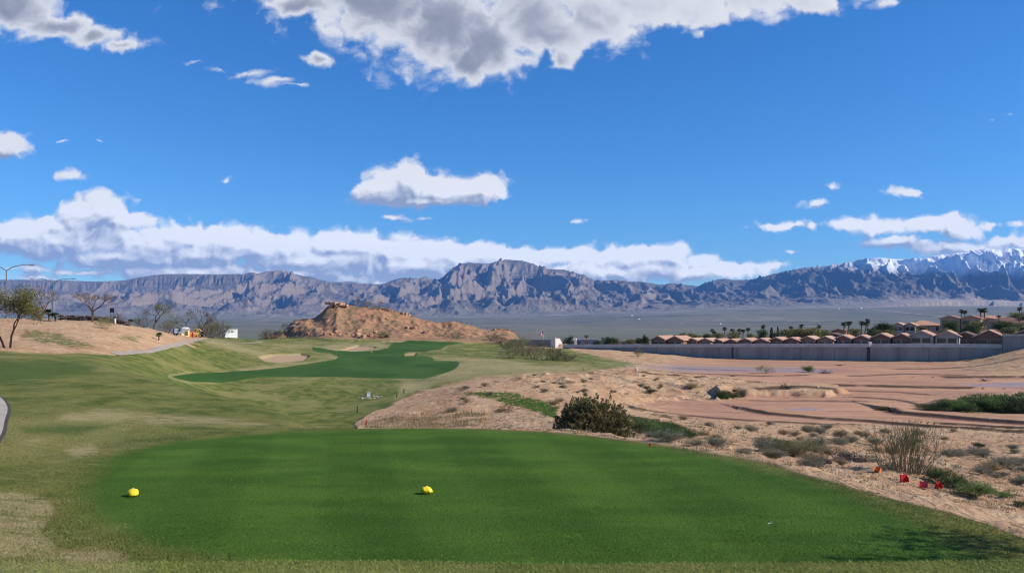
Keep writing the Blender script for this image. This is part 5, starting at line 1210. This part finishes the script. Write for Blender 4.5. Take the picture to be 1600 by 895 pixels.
    mb = MB(); mb.tube([(-2*k, -.6, 9*k), (3*k, -.6, 13*k), (6.5*k, -.6, 9*k)], .11, 6); mb.build('arm', yl, o); mb = MB(); mb.prism([(5.6*k, 9*k), (8.6*k, 8*k), (8*k, 5.4*k), (6*k, 6*k)], 'y', -.7, .5); mb.build('bucket', blk, o)
    for a in (-4.2, 4.2):
        for s in (-.55, .55): mb = MB(); mb.tube([(a*k, s-.12, 2.5*k), (a*k, s+.12, 2.5*k)], 2.5*k, 16); wh = mb.build('wheel', blk, o); mb = MB(); mb.tube([(a*k, s-.14, 2.5*k), (a*k, s-.12, 2.5*k)], 1.1*k, 12); mb.build('rim', yl, wh)
    X, D, z, k = yard(361.5, 525.5, 140, 215); o = empty('white_shed', (X, D, z), .55, label='plain white portable office shed with a row of narrow windows on the rise', cat='shed')
    mb = MB(); mb.box(-9.3*k, 0, -.3, 9.3*k, 2.4, 13.4*k); mb.build('wall', simple('white_siding', (.80, .79, .75), (.72, .70, .66), 1.5), o); mb = MB(); mb.box(-9.8*k, -.12, 13.42*k, 9.8*k, 2.5, 14.2*k); mb.build('roof', simple('grey_roof_sheet', (.5, .5, .47)), o)
    for i in range(5): mb = MB(); x = (-7.4+2.3*i)*k; mb.box(x, -.04, 7.5*k, x+1.1*k, -.004, 12*k); mb.build('window', grm, o)
    # cart path
    pm = simple('path_concrete', (.40, .35, .29), (.33, .29, .24), 1.5, .9); em = simple('damp_edge', (.05, .045, .04), (.08, .07, .055), 6)
    def strip(name, pts, hw, mat, dz, kind='structure'):
        c = smooth_line(pts, 14); t = np.gradient(c, axis=0); t /= np.linalg.norm(t, axis=1)[:, None]; nn = np.stack([t[:, 1], -t[:, 0]], 1); us = np.linspace(-1, 1, 9)
        G = c[:, None]+nn[:, None]*us[None, :, None]*hw; zz = H(G[..., 0].ravel(), G[..., 1].ravel(), False).reshape(G.shape[:2]); zz = np.maximum(zz, H(G[..., 0].ravel(), G[..., 1].ravel()).reshape(G.shape[:2]))+dz
        V = np.concatenate([G, zz[..., None]], 2).reshape(-1, 3); n0, n1 = G.shape[:2]; idx = np.arange(n0*n1).reshape(n0, n1); Q = np.stack([idx[:-1, :-1], idx[:-1, 1:], idx[1:, 1:], idx[1:, :-1]], -1).reshape(-1, 4)[:, ::-1]
        o = mesh_np(name, V, Q, mat, None, {'rnd': nr.uniform(0, 1, len(V))}, True); props(o, kind=kind)
    PATH = [(-8.2, 5), (-8.8, 8), (-9.62, 11.3), (-10.72, 14), (-12.45, 17.1), (-15.75, 22), (-22, 28), (-33, 39), (-46, 56), (-50, 66)]+[hit(a, b, 66, 190)[:2] for a, b in ((60, 552.5), (110, 553), (180, 553.5), (210, 550.5), (240, 546.5), (270, 539.5), (298, 533.5), (322, 530))]+[(-58, 168), (-60, 190)]
    strip('path_edge', PATH[:10], 1.27, em, .035); strip('cart_path', PATH[:10], 1.2, pm, .05); strip('far_cart_path', PATH[12:], .45, simple('far_path_concrete', (.34, .29, .23), (.28, .24, .19), 1.0), .04)
    strip('dirt_road', [((1331-800)/F*5200, 2600), ((1327-800)/F*5200, 4200), ((1325-800)/F*6400, 6400)], 6, simple('pale_dirt', (.6, .52, .42), scale=.01), 1.5)
    # mid brush between hill and wall
    lab = ['brown thorny bush', 'olive brushy bush', 'pale green bush']
    spots = [(792, 545, 524, 30), (806, 550, 527, 34), (820, 556, 530, 36), (836, 560, 534, 38), (852, 562, 538, 36), (868, 563, 542, 34), (884, 564, 547, 30), (800, 560, 540, 30), (845, 548, 532, 28), (862, 553, 540, 26), (898, 564, 552, 24), (780, 537, 522, 24), (770, 532, 520, 20), (815, 541, 524, 24)]
    where = ['at the left end of the brush below the hill', 'in the brush left of the pale wall block', 'in the middle of the brush below the hill', 'in the front of the brush facing the dry fairway', 'in the brush right of centre', 'in the brush beside the dirt slope', 'at the right end of the brush', 'in the low left front of the brush', 'in the back row of the brush below the walls', 'in the back row just below the pale wall block', 'at the far right tip of the brush', 'under the last knoll of the hill', 'against the red ledge knoll', 'in the upper left of the brush']
    for i, (px, b_, t_, w_) in enumerate(spots): P('brush_bush', ['brush0', 'greenbrush2', 'brush1'][i % 3], px, b_, t_, w_, 150, 262, ['brown', 'pale green', 'olive brown'][i % 3]+' bush '+where[i], 'bush', 'brush between the hill and the walls')
    for px, b_, t_, w_, st, lab in ((427, 528, 510, 30, 'brush2', 'dark leafless bush at the left foot of the red hill'), (449, 527, 500, 30, 'bare5', 'small leafless tree in front of the red hill cliff'), (416, 528, 515, 18, 'brush0', 'low dark bush left of the leafless one at the hill foot'), (600, 528, 516, 20, 'greenbrush1', 'olive bush among the fallen rocks'), (712, 529, 517, 24, 'brush1', 'grey brown bush at the foot of the second knoll'), (604, 527, 521, 8, 'darkshrub1', 'small dark green bush at the right end of the fallen rocks')):
        P('hill_bush', st, px, b_, t_, w_, 225, 275, lab, 'bush')
    for px, t_, w_, st, lab in ((561, 463, 22, 'bare6', 'leafless small tree, tallest on the hilltop'), (573, 469, 20, 'brush1', 'dark twiggy bush between the two hilltop trees'), (592, 467, 24, 'bare7', 'leafless small tree, right one on the hilltop'), (586, 476, 16, 'greenbrush2', 'low pale green bush on the hilltop'), (600, 479, 16, 'greenbrush1', 'low olive bush at the start of the rock ledge'), (550, 474, 14, 'brush2', 'low brown bush right of the summit rock')):
        X, Dc_, z = crest(px); top = EYE-(t_-HY)/F*Dc_; plant('hilltop_bush', st, (X, Dc_, z-.1), w_/F*288, max(top-z, .8)*1.05, lab, 'bush')
    # --- walls and houses
    concrete_wall()
    tiles = tile_roof_mat('clay_tiles', (.52, .30, .20), (.44, .24, .16)); pinkt = tile_roof_mat('pink_tiles', (.44, .21, .145), (.36, .17, .12)); brt = tile_roof_mat('brown_tiles', (.22, .12, .09), (.17, .09, .07))
    st1 = simple('brown_stucco', (.22, .12, .085), (.18, .10, .07), 2); st2 = simple('pink_stucco', (.42, .27, .21), (.36, .23, .18), 1.5); st3 = simple('grey_stucco', (.40, .36, .33), (.34, .30, .28), 1.5); crm = simple('cream_trim', (.62, .50, .40)); win = simple('window_glass', (.04, .045, .05), rough=.1, spec=.6)
    st1b = simple('tan_stucco', (.30, .19, .13), (.24, .15, .10), 2); st1c = simple('rose_stucco', (.26, .13, .10), (.20, .10, .08), 2); tl2 = tile_roof_mat('faded_tiles', (.55, .36, .26), (.46, .28, .19)); A2 = (st1b, tl2, simple('pale_glass', (.12, .13, .15), rough=.2), crm); A3 = (st1c, tiles, win, simple('white_trim', (.7, .66, .6)))
    A = (st1, tiles, win, crm); B = (st2, pinkt, win, crm); Cc = (st3, tiles, win, crm); E = (st1, brt, win, crm)
    gg = 'tile-roofed villas in a row behind the flood wall'
    house(1041, 222, 525.0, 52, 2, 'twin-gabled villa at the left end of the row, standing clear of the others', gg, A, stories=1, depth=9, pitch=.46)
    house(1091, 222, 528.6, 40, 2, 'low twin-gabled villa next right of the leftmost one', gg, A2, pitch=.36); house(1131, 221, 529.6, 42, 2, 'low villa behind pale trees, third in the row', gg, A, pitch=.42)
    house(1176, 218, 528.5, 46, 2, 'twin-gabled villa fourth in the row below the cypress trees', gg, A3); house(1224, 216, 527.3, 44, 2, 'twin-gabled villa fifth in the row right of the thin cypress', gg, A)
    house(1275, 214, 525.4, 50, 2, 'twin-gabled villa sixth in the row below the green trees', gg, A2, pitch=.42); house(1331, 212, 523.6, 52, 2, 'twin-gabled villa seventh in the row beside the wall gap', gg, A3, pitch=.44)
    house(1392, 208, 521.0, 56, 2, 'twin-gabled villa eighth in the row right of the wall gap', gg, A, pitch=.46, depth=8); house(1459, 204, 516.6, 70, 2, 'large twin-gabled villa with a pale pink roof, ninth in the row', gg, (st3, tiles, win, crm), pitch=.48, depth=9)
    house(1508, 204, 518.5, 40, 1, 'dark shaded villa behind trees, tenth in the row', gg, E, pitch=.42); house(1545, 200, 515.6, 44, 1, 'dark villa with one bright roof edge next to the raised wall', gg, (st1, tiles, win, crm), pitch=.50); house(1612, 196, 511.6, 44, 1, 'pale roofed villa cut off by the right edge above the raised wall', gg, A, pitch=.42)
    # second tier
    house(1182, 262, 525.5, 26, 1, 'brown roof peeping up behind the villas by the cypress', None, E, name='back_house'); house(1300, 265, 520.5, 44, 1, 'wide brown roofed house behind the palms in the second tier', None, E, name='back_house', pitch=.22); house(1310, 330, 513.5, 22, 1, 'small dark brown house far behind the leaning palms', None, E, name='back_house', pitch=.3)
    house(1412, 262, 504.2, 32, 2, 'grey two-storey house with two tan gables above the row', None, Cc, name='hillside_house', stories=2, depth=8, pitch=.5); hip_house(1449, 266, 500.5, 44, 'two-storey house with a hipped pink roof and long balcony', Cc, 2, name='hillside_house')
    house(1500, 250, 492.8, 56, 2, 'tallest pink stucco house with a wide pink roof on the right', None, B, name='hillside_house', stories=2, depth=11, pitch=.34); hip_house(1528, 292, 492.0, 40, 'low red roofed house behind the tallest pink house', (st2, tile_roof_mat('red_tiles', (.30, .12, .09), (.24, .10, .075)), win, crm), 1, roofh=1.3, balcony=False, name='hillside_house')
    hip_house(1583, 268, 495.5, 50, 'long brown roofed bungalow at the far right under the tall palm', (st3, brt, win, crm), 1, roofh=1.9, balcony=False, name='hillside_house'); hip_house(1556, 330, 492.5, 46, 'sandy roofed house behind the palms near the right edge', (st2, tiles, win, crm), 1, roofh=1.4, balcony=False, name='hillside_house')
    # town far left of the row
    bl = simple('blue_grey_wall', (.22, .26, .33)); whm = simple('white_wall', (.8, .8, .78)); gr2 = simple('sage_roof', (.33, .37, .32))
    def block(px0, px1, D, top, base, label, wm, rm, name='flat_building', slope=0):
        k = D/F; X = ((px0+px1)/2-800)*k; z = EYE-(base-HY)*k; W = (px1-px0)*k; h = (base-top)*k; o = empty(name, (X, D, z), -.1, label=label, cat='building')
        mb = MB(); mb.box(-W/2, 0, -1, W/2, 7, h*.78); mb.build('wall', wm, o); mb = MB(); mb.prism([(-W/2-.3, h*.785), (W/2+.3, h*.785), (W/2-slope*W*.3, h), (-W/2+slope*W*.3, h)], 'y', -.3, 7.3); mb.build('roof', rm, o)
        n = max(1, int(W/3)); 
        for i in range(n): cx = -W/2+(i+.5)*W/n; mb = MB(); mb.box(cx-.6, -.06, h*.25, cx+.6, -.004, h*.6); mb.build('window', win, o)
    block(890, 900, 330, 529, 539, 'narrow white building with a bright end wall left of the blue-grey one', whm, wt); block(899, 934, 345, 530, 540, 'long blue-grey flat building behind the left end of the flood wall', bl, bl); block(940, 962, 330, 533, 540, 'low sage green roof between tree clumps behind the wall', gr2, gr2, slope=.5); block(968, 992, 335, 531.5, 540, 'low grey building with a pale sloping roof behind the wall', bl, gr2, slope=.8)
    fd = simple('far_white', (.85, .85, .85)); 
    for i, (px, row, D, w_, h_, lab) in enumerate(((988, 497, 5200, 26, 9, 'tiny white farm building far out in the valley, leftmost'), (999, 502, 4300, 24, 8, 'tiny pale building in the valley just right of the leftmost one'), (1065, 505.5, 3400, 12, 5, 'tiny white dot of a house in mid valley'), (1126, 507.5, 3000, 12, 5, 'tiny white house in the valley above the pale trees'), (1311, 488.5, 6000, 22, 8, 'faint pale building left of the bright white one'), (1346, 488.5, 6000, 26, 16, 'bright white building far across the valley right of the dirt track'))):
        X, D, z = hit(px, row, D*.75, min(D*1.3, 8000)) if False else ((px-800)/F*D, D, float(table(np.array([px*1.0]), np.array([D*1.0]))[0])+1.5); w_ *= .6; h_ *= .6
        o = empty('valley_building', (X, D, z), .5, label=lab, cat='building'); mb = MB(); mb.box(-w_/2, 0, -8, w_/2, w_*.5, h_*.6); mb.build('wall', fd, o); mb = MB(); mb.prism([(-w_/2-.5, h_*.605), (w_/2+.5, h_*.605), (0, h_)], 'y', -.5, w_*.5+.5); mb.build('roof', fd, o)
    # flag
    D = 330.; k = D/F; X = (849.5-800)*k; z = EYE-(533-HY)*k; o = empty('flag_pole', (X, D, z), 0, label='tall pole flying a striped red and white flag beyond the hill', cat='flagpole'); mb = MB(); mb.tube([(0, 0, -2), (0, 0, 15.5*k)], .07, 6); mb.build('pole', wt, o)
    fl, n, b, out = new_mat('flag_cloth'); p = n.pos(); sx_ = n.new('ShaderNodeSeparateXYZ'); n.l.new(p, sx_.inputs[0]); zz = n.math('MODULO', n.math('MULTIPLY', n.math('SUBTRACT', sx_.outputs[2], 9*k), 13/(6*k)/2), 1.0); col = n.mix(n.math('GREATER_THAN', zz, .5), (.6, .05, .05), (.85, .83, .8))
    cant = n.math('MULTIPLY', n.math('GREATER_THAN', sx_.outputs[2], 12.2*k), n.math('GREATER_THAN', sx_.outputs[0], -2.8*k)); n.put(b.inputs['Base Color'], n.mix(cant, col, (.05, .07, .25)))
    mb = MB(); G = []; nx_, nz_ = 12, 6
    for j in range(nz_+1):
        for i in range(nx_+1): u = i/nx_; G.append((-u*6.4*k-.07, .25*math.sin(u*7+j*.3)*u, (9+6*j/nz_)*k-u*.5*k))
    mb.add(G, [(j*(nx_+1)+i, j*(nx_+1)+i+1, (j+1)*(nx_+1)+i+1, (j+1)*(nx_+1)+i) for j in range(nz_) for i in range(nx_)]); mb.build('flag', fl, o)
    # palms behind the villas
    for i, (px, D, top, base, lab) in enumerate(((1114, 262, 514.5, 534, 'slim palm standing left of the group of palms'), (1132.5, 262, 511.5, 534, 'tall palm, left one of the palm group behind the third villa'), (1144.5, 264, 514, 534, 'palm next to the pale tree behind the third villa'), (1155, 266, 514, 534, 'palm right of the pale tree, shorter of its pair'), (1161.5, 262, 515, 534, 'palm tucked right beside the shorter one'), (1168, 262, 512.5, 534, 'dense-headed palm at the right end of the palm group'),
        (1193.5, 262, 508, 534, 'tall thin palm above the fourth villa roof'), (1236, 285, 510, 532, 'far palm just topping the willow crowns'), (1251, 262, 507, 532, 'slim palm between the two willowy trees'), (1279, 258, 508, 531, 'bushy palm at the right end of the green trees'), (1318, 246, 503.5, 530, 'big shaggy palm, left one of the pair before the dirt track'), (1325, 250, 502.5, 530, 'big shaggy palm, right one of the pair before the dirt track'),
        (1345, 246, 502, 530, 'shaggy palm left of the tall slim one'), (1352, 252, 503, 530, 'shaggy palm close under the tall slim one'), (1356.5, 248, 498, 530, 'tall slim palm left of the dark round tree'), (1502, 275, 484, 508, 'palm, left one of the two behind the tallest pink house'), (1508.5, 275, 485.5, 508, 'smaller palm, right one of the two behind the tallest pink house'), (1533.5, 262, 482, 510, 'big-headed palm, left one of the twin palms near the right edge'), (1539.5, 260, 482, 512, 'big-headed palm, right one of the twin palms near the right edge'),
        (1561.5, 280, 493, 508, 'short palm above the brown roof near the right edge'), (1592.5, 262, 479.5, 508, 'tall lone palm on a thin trunk at the right edge'), (916, 330, 524, 540, 'lone palm over the blue-grey building'), (1116, 240, 518, 536, 'small palm low beside the slim palm'))):
        wd = 17 if 'shaggy' in lab or 'big-headed' in lab else 12; h = base-top
        plant_d('palm_tree', 'palm%d' % (i % 3+1), px, D, base, top-1, max(wd, 9)*2.5 if h > 14 else 20, lab, 'palm', 'palms among the villas')
    for px, D, top, w_, lab in ((1205.5, 255, 511.5, 34, 'dark cypress left of the thin pole-like one'), (1215.3, 250, 509.5, 20, 'pole-thin dark cypress above the fifth villa')): plant_d('cypress_tree', 'cypress1', px, D, 532, top, w_, lab, 'tree')
    T = plant_d
    for i, (px, D, base, top, w_, st, lab) in enumerate(((873.5, 300, 540, 527, 9, 'round2', 'dark small tree between the pale wall block and the round tree'), (888, 290, 540, 525, 16, 'round1', 'dark round tree behind the left end of the flood wall'), (951, 290, 540, 526, 22, 'round3', 'dark green tree, largest clump left of the first villa'), (963, 292, 540, 528, 16, 'olive1', 'olive tree at the right of the large dark clump'), (935, 300, 540, 531, 16, 'mid1', 'low green tree between the blue-grey building and the clump'), (985, 310, 540, 529, 16, 'olive2', 'olive tree above the pale sloping roof'), (1000, 290, 540, 527, 18, 'round2', 'dark tree just left of the first villa'), (1010, 300, 540, 528, 12, 'mid2', 'green tree touching the first villa wall'), (1008, 240, 538, 523, 10, 'round1', 'dark small tree at the left gable of the first villa'),
        (1072, 250, 538, 518, 24, 'olive1', 'olive tree between the first and second villas'), (1082, 252, 538, 520, 20, 'mid1', 'green tree right of the olive one between the villas'), (1095, 270, 536, 523, 18, 'pale1', 'pale tree behind the second villa'), (1104, 265, 536, 521, 18, 'round3', 'dark tree behind the second villa'), (1121, 250, 537, 519, 22, 'pale2', 'reddish brown pale tree under the slim palm'), (1149, 246, 537, 516, 24, 'pale1', 'large pale yellow-green tree in front of the palm group'), (1172, 250, 536, 520, 18, 'pale2', 'pale bare tree at the right of the palm group'),
        (1192, 252, 534, 514, 18, 'mid2', 'green tree below the tall thin palm'), (1209, 256, 534, 519, 14, 'round1', 'dark tree between the two cypresses'), (1234, 248, 534, 511.5, 34, 'olive1', 'willowy olive green tree, left one of two above the sixth villa'), (1264, 246, 534, 510.5, 42, 'olive2', 'willowy olive green tree, right one of two above the sixth villa'), (1250, 262, 533, 514, 24, 'mid1', 'dark green tree between the willowy ones'), (1290, 258, 532, 514, 24, 'pale2', 'brownish bare tree right of the willowy trees'), (1336, 262, 528, 512, 20, 'olive2', 'low olive tree between the two palm clusters'),
        (1374, 240, 526, 503, 26, 'round1', 'large dark round tree left of the grey gabled house'), (1387, 238, 526, 505, 24, 'round3', 'dark green tree against the grey gabled house'), (1362, 236, 526, 511, 20, 'mid1', 'bright green shrubby tree below the tall slim palm'), (1383, 232, 527, 514, 26, 'olive1', 'olive tree in front of the grey gabled house'), (1440, 238, 522, 508, 22, 'pale2', 'pale tree below the hipped roof house'), (1486, 230, 520, 502, 26, 'mid2', 'grey green tree in front of the tallest pink house'), (1479, 212, 528, 512, 20, 'pale1', 'pale bare tree beside the large villa'), (1497, 206, 537, 518, 16, 'round2', 'dark tree in front of the shaded villa'),
        (1517, 226, 524, 504, 30, 'mid1', 'green tree below the tallest pink house right side'), (1545, 222, 524, 494, 30, 'bare5', 'tall pale leafless tree over the dark villas'), (1528, 236, 520, 500, 26, 'olive2', 'grey olive tree behind the dark villas'), (1567, 214, 522, 500, 30, 'mid2', 'green tree above the raised wall corner'), (1585, 216, 520, 503, 30, 'olive1', 'olive tree in front of the brown bungalow'), (1577, 206, 524, 510, 26, 'pale2', 'grey bare tree just above the raised wall'), (1590, 275, 508, 486, 22, 'olive2', 'olive tree below the tall lone palm'), (1604, 270, 508, 489, 22, 'pale1', 'pale tree at the right edge behind the bungalow'), (1602, 210, 522, 508, 18, 'mid1', 'green bush at the right edge above the wall'))):
        T('garden_tree', st, px, D, base+3, top-.5, w_*1.25, lab, 'tree', 'trees among the villas')
    # --- wash: bushes, driftwood, litter
    P('green_bush', 'brightshrub1', 1263, 581, 567, 22, 140, 180, 'bright green bush standing alone on the wet sand below the wall', 'bush'); P('green_bush', 'greenbrush2', 1194, 583, 569, 22, 140, 175, 'pale yellowish bush on the wet sand left of the bright green one', 'bush'); P('green_bush', 'greenbrush1', 998, 557, 543, 14, 180, 235, 'small yellowish bush against the foot of the flood wall', 'bush')
    for i, (px, b_, t_, w_) in enumerate(((1450, 640, 627, 34), (1474, 641, 622, 34), (1496, 642, 617, 34), (1482, 637, 618, 24), (1519, 639, 614, 34), (1536, 640, 618, 36), (1552, 642, 612, 32), (1574, 644, 617, 40), (1560, 634, 614, 32), (1592, 645, 612, 40), (1612, 648, 612, 44), (1510, 646, 630, 26), (1640, 648, 614, 44))):
        P('bank_bush', ['shrub1', 'darkshrub2', 'brightshrub2', 'shrub2'][i % 4], px, b_, t_, w_*1.2, 84, 125, ['mid green', 'dark green', 'bright green', 'leafy green'][i % 4]+' bush '+['at the left tip of the island', 'second from the left tip of the island', 'left of the pale dome bush on the island', 'behind the left end of the island', 'in the middle back of the island', 'in the middle of the island', 'on the crest right of the island middle', 'in the right half of the island', 'behind the crest of the island', 'near the right edge of the photo on the island', 'cut by the right edge on the island', 'low at the front of the island', 'past the right edge on the island'][i]+' in the wash', 'bush', 'bushes on the green island in the wash')
    for i, (px, b_, t_, w_, st, lab) in enumerate(((1128, 620, 609, 20, 'shrub1', 'green bush at the left of the small bank'), (1145, 622, 611, 22, 'shrub2', 'green bush in the middle of the small bank'), (1161, 620, 603, 16, 'greyshrub1', 'grey-green upright bush at the right of the small bank'), (1018, 613, 606, 20, 'shrub2', 'low green bush on the eroded mound'), (1080, 607, 596, 26, 'tanshrub1', 'brownish bush on the crest of the eroded mound'), (1378, 641, 633, 22, 'shrub1', 'low green bush on the dark cut bank behind the wispy bush'))): P('bank_bush', st, px, b_, t_, w_, 75, 135, lab+' in the wash', 'bush')
    dw = simple('driftwood', (.06, .04, .03), (.03, .02, .015), 4)
    def tangle(name, px, row, wpx, hpx, d0, d1, label, n=16, mat=dw, cat='driftwood', rad=.010):
        X, D, z = hit(px, row, d0, d1); k = D/F; o = empty(name, (X, D, z), 0, label=label, cat=cat); out, ends = [], []; q = np.random.default_rng(int(px))
        for i in range(n): a = q.uniform(0, 6.28); grow(q, np.array([q.uniform(-.4, .4)*wpx*k, q.uniform(-.3, .3)*wpx*k*.5, .02]), (math.cos(a), math.sin(a)*.6, q.uniform(.05, .5)), wpx*k*.28, wpx*k*rad, 1, out, ends, .6, (2, 3), 0, .7)
        wood(out, 'branches', mat, o, 5); mb = MB(); rock_mesh(mb, (0, .1, 0), (wpx*k*.34, wpx*k*.2, hpx*k*.5), q, .8); mb.build('mud_clump', simple('wet_mud', (.07, .045, .035)), o)
    tangle('driftwood_heap', 1539, 595, 18, 6, 120, 150, 'dark driftwood tangle on the wet sand far right'); tangle('driftwood_heap', 1225, 607, 34, 4, 100, 130, 'long flat heap of dark flood debris on the small bank'); tangle('driftwood_heap', 1290, 583, 26, 4, 140, 175, 'low strip of dark debris right of the bright green bush'); tangle('driftwood_heap', 1148, 610, 18, 5, 100, 130, 'dark clods and roots above the bushes of the small bank')
    tangle('driftwood_heap', 1145, 588, 12, 4, 130, 160, 'small dark root clump in the middle of the wash'); tangle('driftwood_heap', 1312, 571, 12, 4, 165, 182, 'black round debris lump at the foot of the wall'); tangle('driftwood_heap', 1395, 641, 22, 6, 70, 100, 'dark roots on the cut bank behind the wispy bush')
    tangle('branch_heap', 1338, 722, 60, 18, 15, 32, 'heap of black branches and sheeting left of the wispy bush', 46, simple('black_branch', (.03, .028, .027)), 'branch heap', .006)
    tangle('dead_brush_heap', 1284, 722, 52, 16, 15, 32, 'reddish brown dead brush heap at the edge of the dirt', 60, MATS['drybrush'], 'brush heap', .004)
    def bag(px, row, w_, h_, d0, d1, label): X, D, z = hit(px, row, d0, d1); k = D/F; mb = MB(); rock_mesh(mb, (0, 0, 0), (w_*k*.5, w_*k*.45, h_*k*.55), nr, 1.0); o = mb.build('litter_bag', wt, None, True); o.location = (X, D, z+h_*k*.4); props(o, label, 'litter')
    bag(994, 579, 4, 6, 140, 175, 'upright white litter bag on the wet sand'); bag(1123, 593, 3, 2.5, 125, 150, 'small white scrap lying on the sand mid wash'); bag(1278, 606, 4, 2.5, 105, 135, 'white scrap right of the small bank in the wash'); bag(993, 671, 2.6, 2.2, 20, 60, 'tiny white scrap by the green weeds behind the rounded bush')
    o = plant('mesquite_tree', 'sparse3', (11.9, 7.0, float(H(np.array([11.9]), np.array([7.0]))[0])), 6.6, 5.8, 'feathery tree just past the right edge whose shade falls on the tee', 'tree', None, .4)
    # --- near shrubs
    for px, b_, t_, w_, st, lab in ((1000, 676, 650, 36, 'shrub3', 'feathery green shrub right behind the rounded bush'), (1018, 674, 654, 26, 'brightshrub3', 'light green shrub right of the feathery one'), (1077, 684, 667, 26, 'shrub1', 'round green shrub on the dirt right of the rounded bush'), (1086, 696, 685, 26, 'greyshrub2', 'grey twiggy shrub just below the round green one'), (1048, 688, 676, 24, 'brightshrub1', 'low leafy green weed clump left of the round shrub'),
        (1197, 706, 680, 44, 'greyshrub1', 'silvery grey shrub left of the olive brush'), (1222, 704, 678, 34, 'shrub2', 'olive green shrub beside the silvery one'), (1212, 716, 696, 30, 'greyshrub2', 'pale grey shrub low at the dirt edge'), (1252, 712, 682, 50, 'greenbrush1', 'olive brown brush behind the dead brush heap'), (1275, 700, 676, 36, 'greyshrub1', 'grey shrub behind the dead brush heap'), (1232, 712, 688, 30, 'brush1', 'brown leafless shrub at the dirt edge'), (1300, 710, 690, 30, 'drybrush1', 'dry brown shrub left of the black branches'),
        (1470, 756, 724, 48, 'shrub3', 'dense green shrub directly behind the dark red piece'), (1492, 763, 738, 36, 'shrub1', 'green shrub right of the dense one'), (1523, 777, 744, 48, 'brightshrub3', 'spiky green shrub, rightmost of the three green shrubs'), (1572, 778, 766, 24, 'brightshrub2', 'small bright green leafy clump near the right edge'), (1594, 792, 781, 20, 'shrub2', 'small green clump at the right edge of the grass'),
        (1530, 699, 688, 17, 'darkshrub1', 'small round dark shrub on the open dirt'), (1489, 713, 699, 32, 'greyshrub2', 'low wide grey shrub right of the wispy bush'), (1547, 738, 718, 26, 'tanshrub2', 'straw coloured shrub in the middle of the right dirt'), (1536, 714, 701, 22, 'greyshrub1', 'small grey shrub below the round dark one'), (1571, 731, 713, 34, 'greyshrub2', 'wide grey-green shrub near the right edge'), (1592, 727, 710, 30, 'greyshrub1', 'grey-green shrub at the right edge'), (1566, 745, 734, 18, 'greyshrub2', 'small pale shrub below the wide grey-green one'), (1346, 682, 670, 16, 'tanshrub1', 'round straw tuft left of the wispy bush top'), (1330, 692, 679, 26, 'greyshrub1', 'flat grey shrub below the straw tuft'), (1600, 752, 742, 22, 'greyshrub2', 'dark grey clump cut by the right edge')):
        P('desert_shrub', st, px, b_, t_, w_*1.15, 11, 60, lab, 'shrub')
    q = np.random.default_rng(8); n = 0
    while n < 70:
        px = q.uniform(1010, 1600); D = math.exp(q.uniform(math.log(17), math.log(66))); X = (px-800)/F*D; z, inf = H(np.array([X]), np.array([D]), True, True)
        if inf['dirt'][0] < .9 or z[0] < -6.3: continue
        s = q.uniform(.18, .42)*(1+D/60); plant('desert_tuft', ['greyshrub1', 'tanshrub1', 'greyshrub2', 'tanshrub2'][n % 4], (X, D, float(z[0])-.02), s*1.3, s*.8, 'small dry desert tuft dotted on the dirt between tee and wash', 'tuft', 'small desert tufts right of the tee'); n += 1
    while n < 130:
        px = q.uniform(700, 1110); D = math.exp(q.uniform(math.log(60), math.log(128))); X = (px-800)/F*D; z, inf = H(np.array([X]), np.array([D]), True, True)
        if inf['dirt'][0] < .9 or z[0] < -6.3: continue
        s = q.uniform(.4, .9); plant('desert_tuft', ['greyshrub1', 'tanshrub1', 'brush1'][n % 3], (X, D, float(z[0])-.03), s*1.3, s*.7, 'small dry desert tuft dotted over the eroded mounds in the middle distance', 'tuft', 'small desert tufts on the eroded mounds'); n += 1
def smooth_line(P, n=8):
    P = np.array(P, float); Q = np.concatenate([[2*P[0]-P[1]], P, [2*P[-1]-P[-2]]]); out = []
    for i in range(1, len(Q)-2):
        a, b, c, d = Q[i-1:i+3]
        for k in range(n): t = k/n; out.append(.5*((2*b)+(-a+c)*t+(2*a-5*b+4*c-d)*t*t+(-a+3*b-3*c+d)*t**3))
    out.append(P[-1]); return np.array(out)
build_ground(); build_valley(); build_mountains(); build_haze()
if 'build_things' in globals(): build_things()
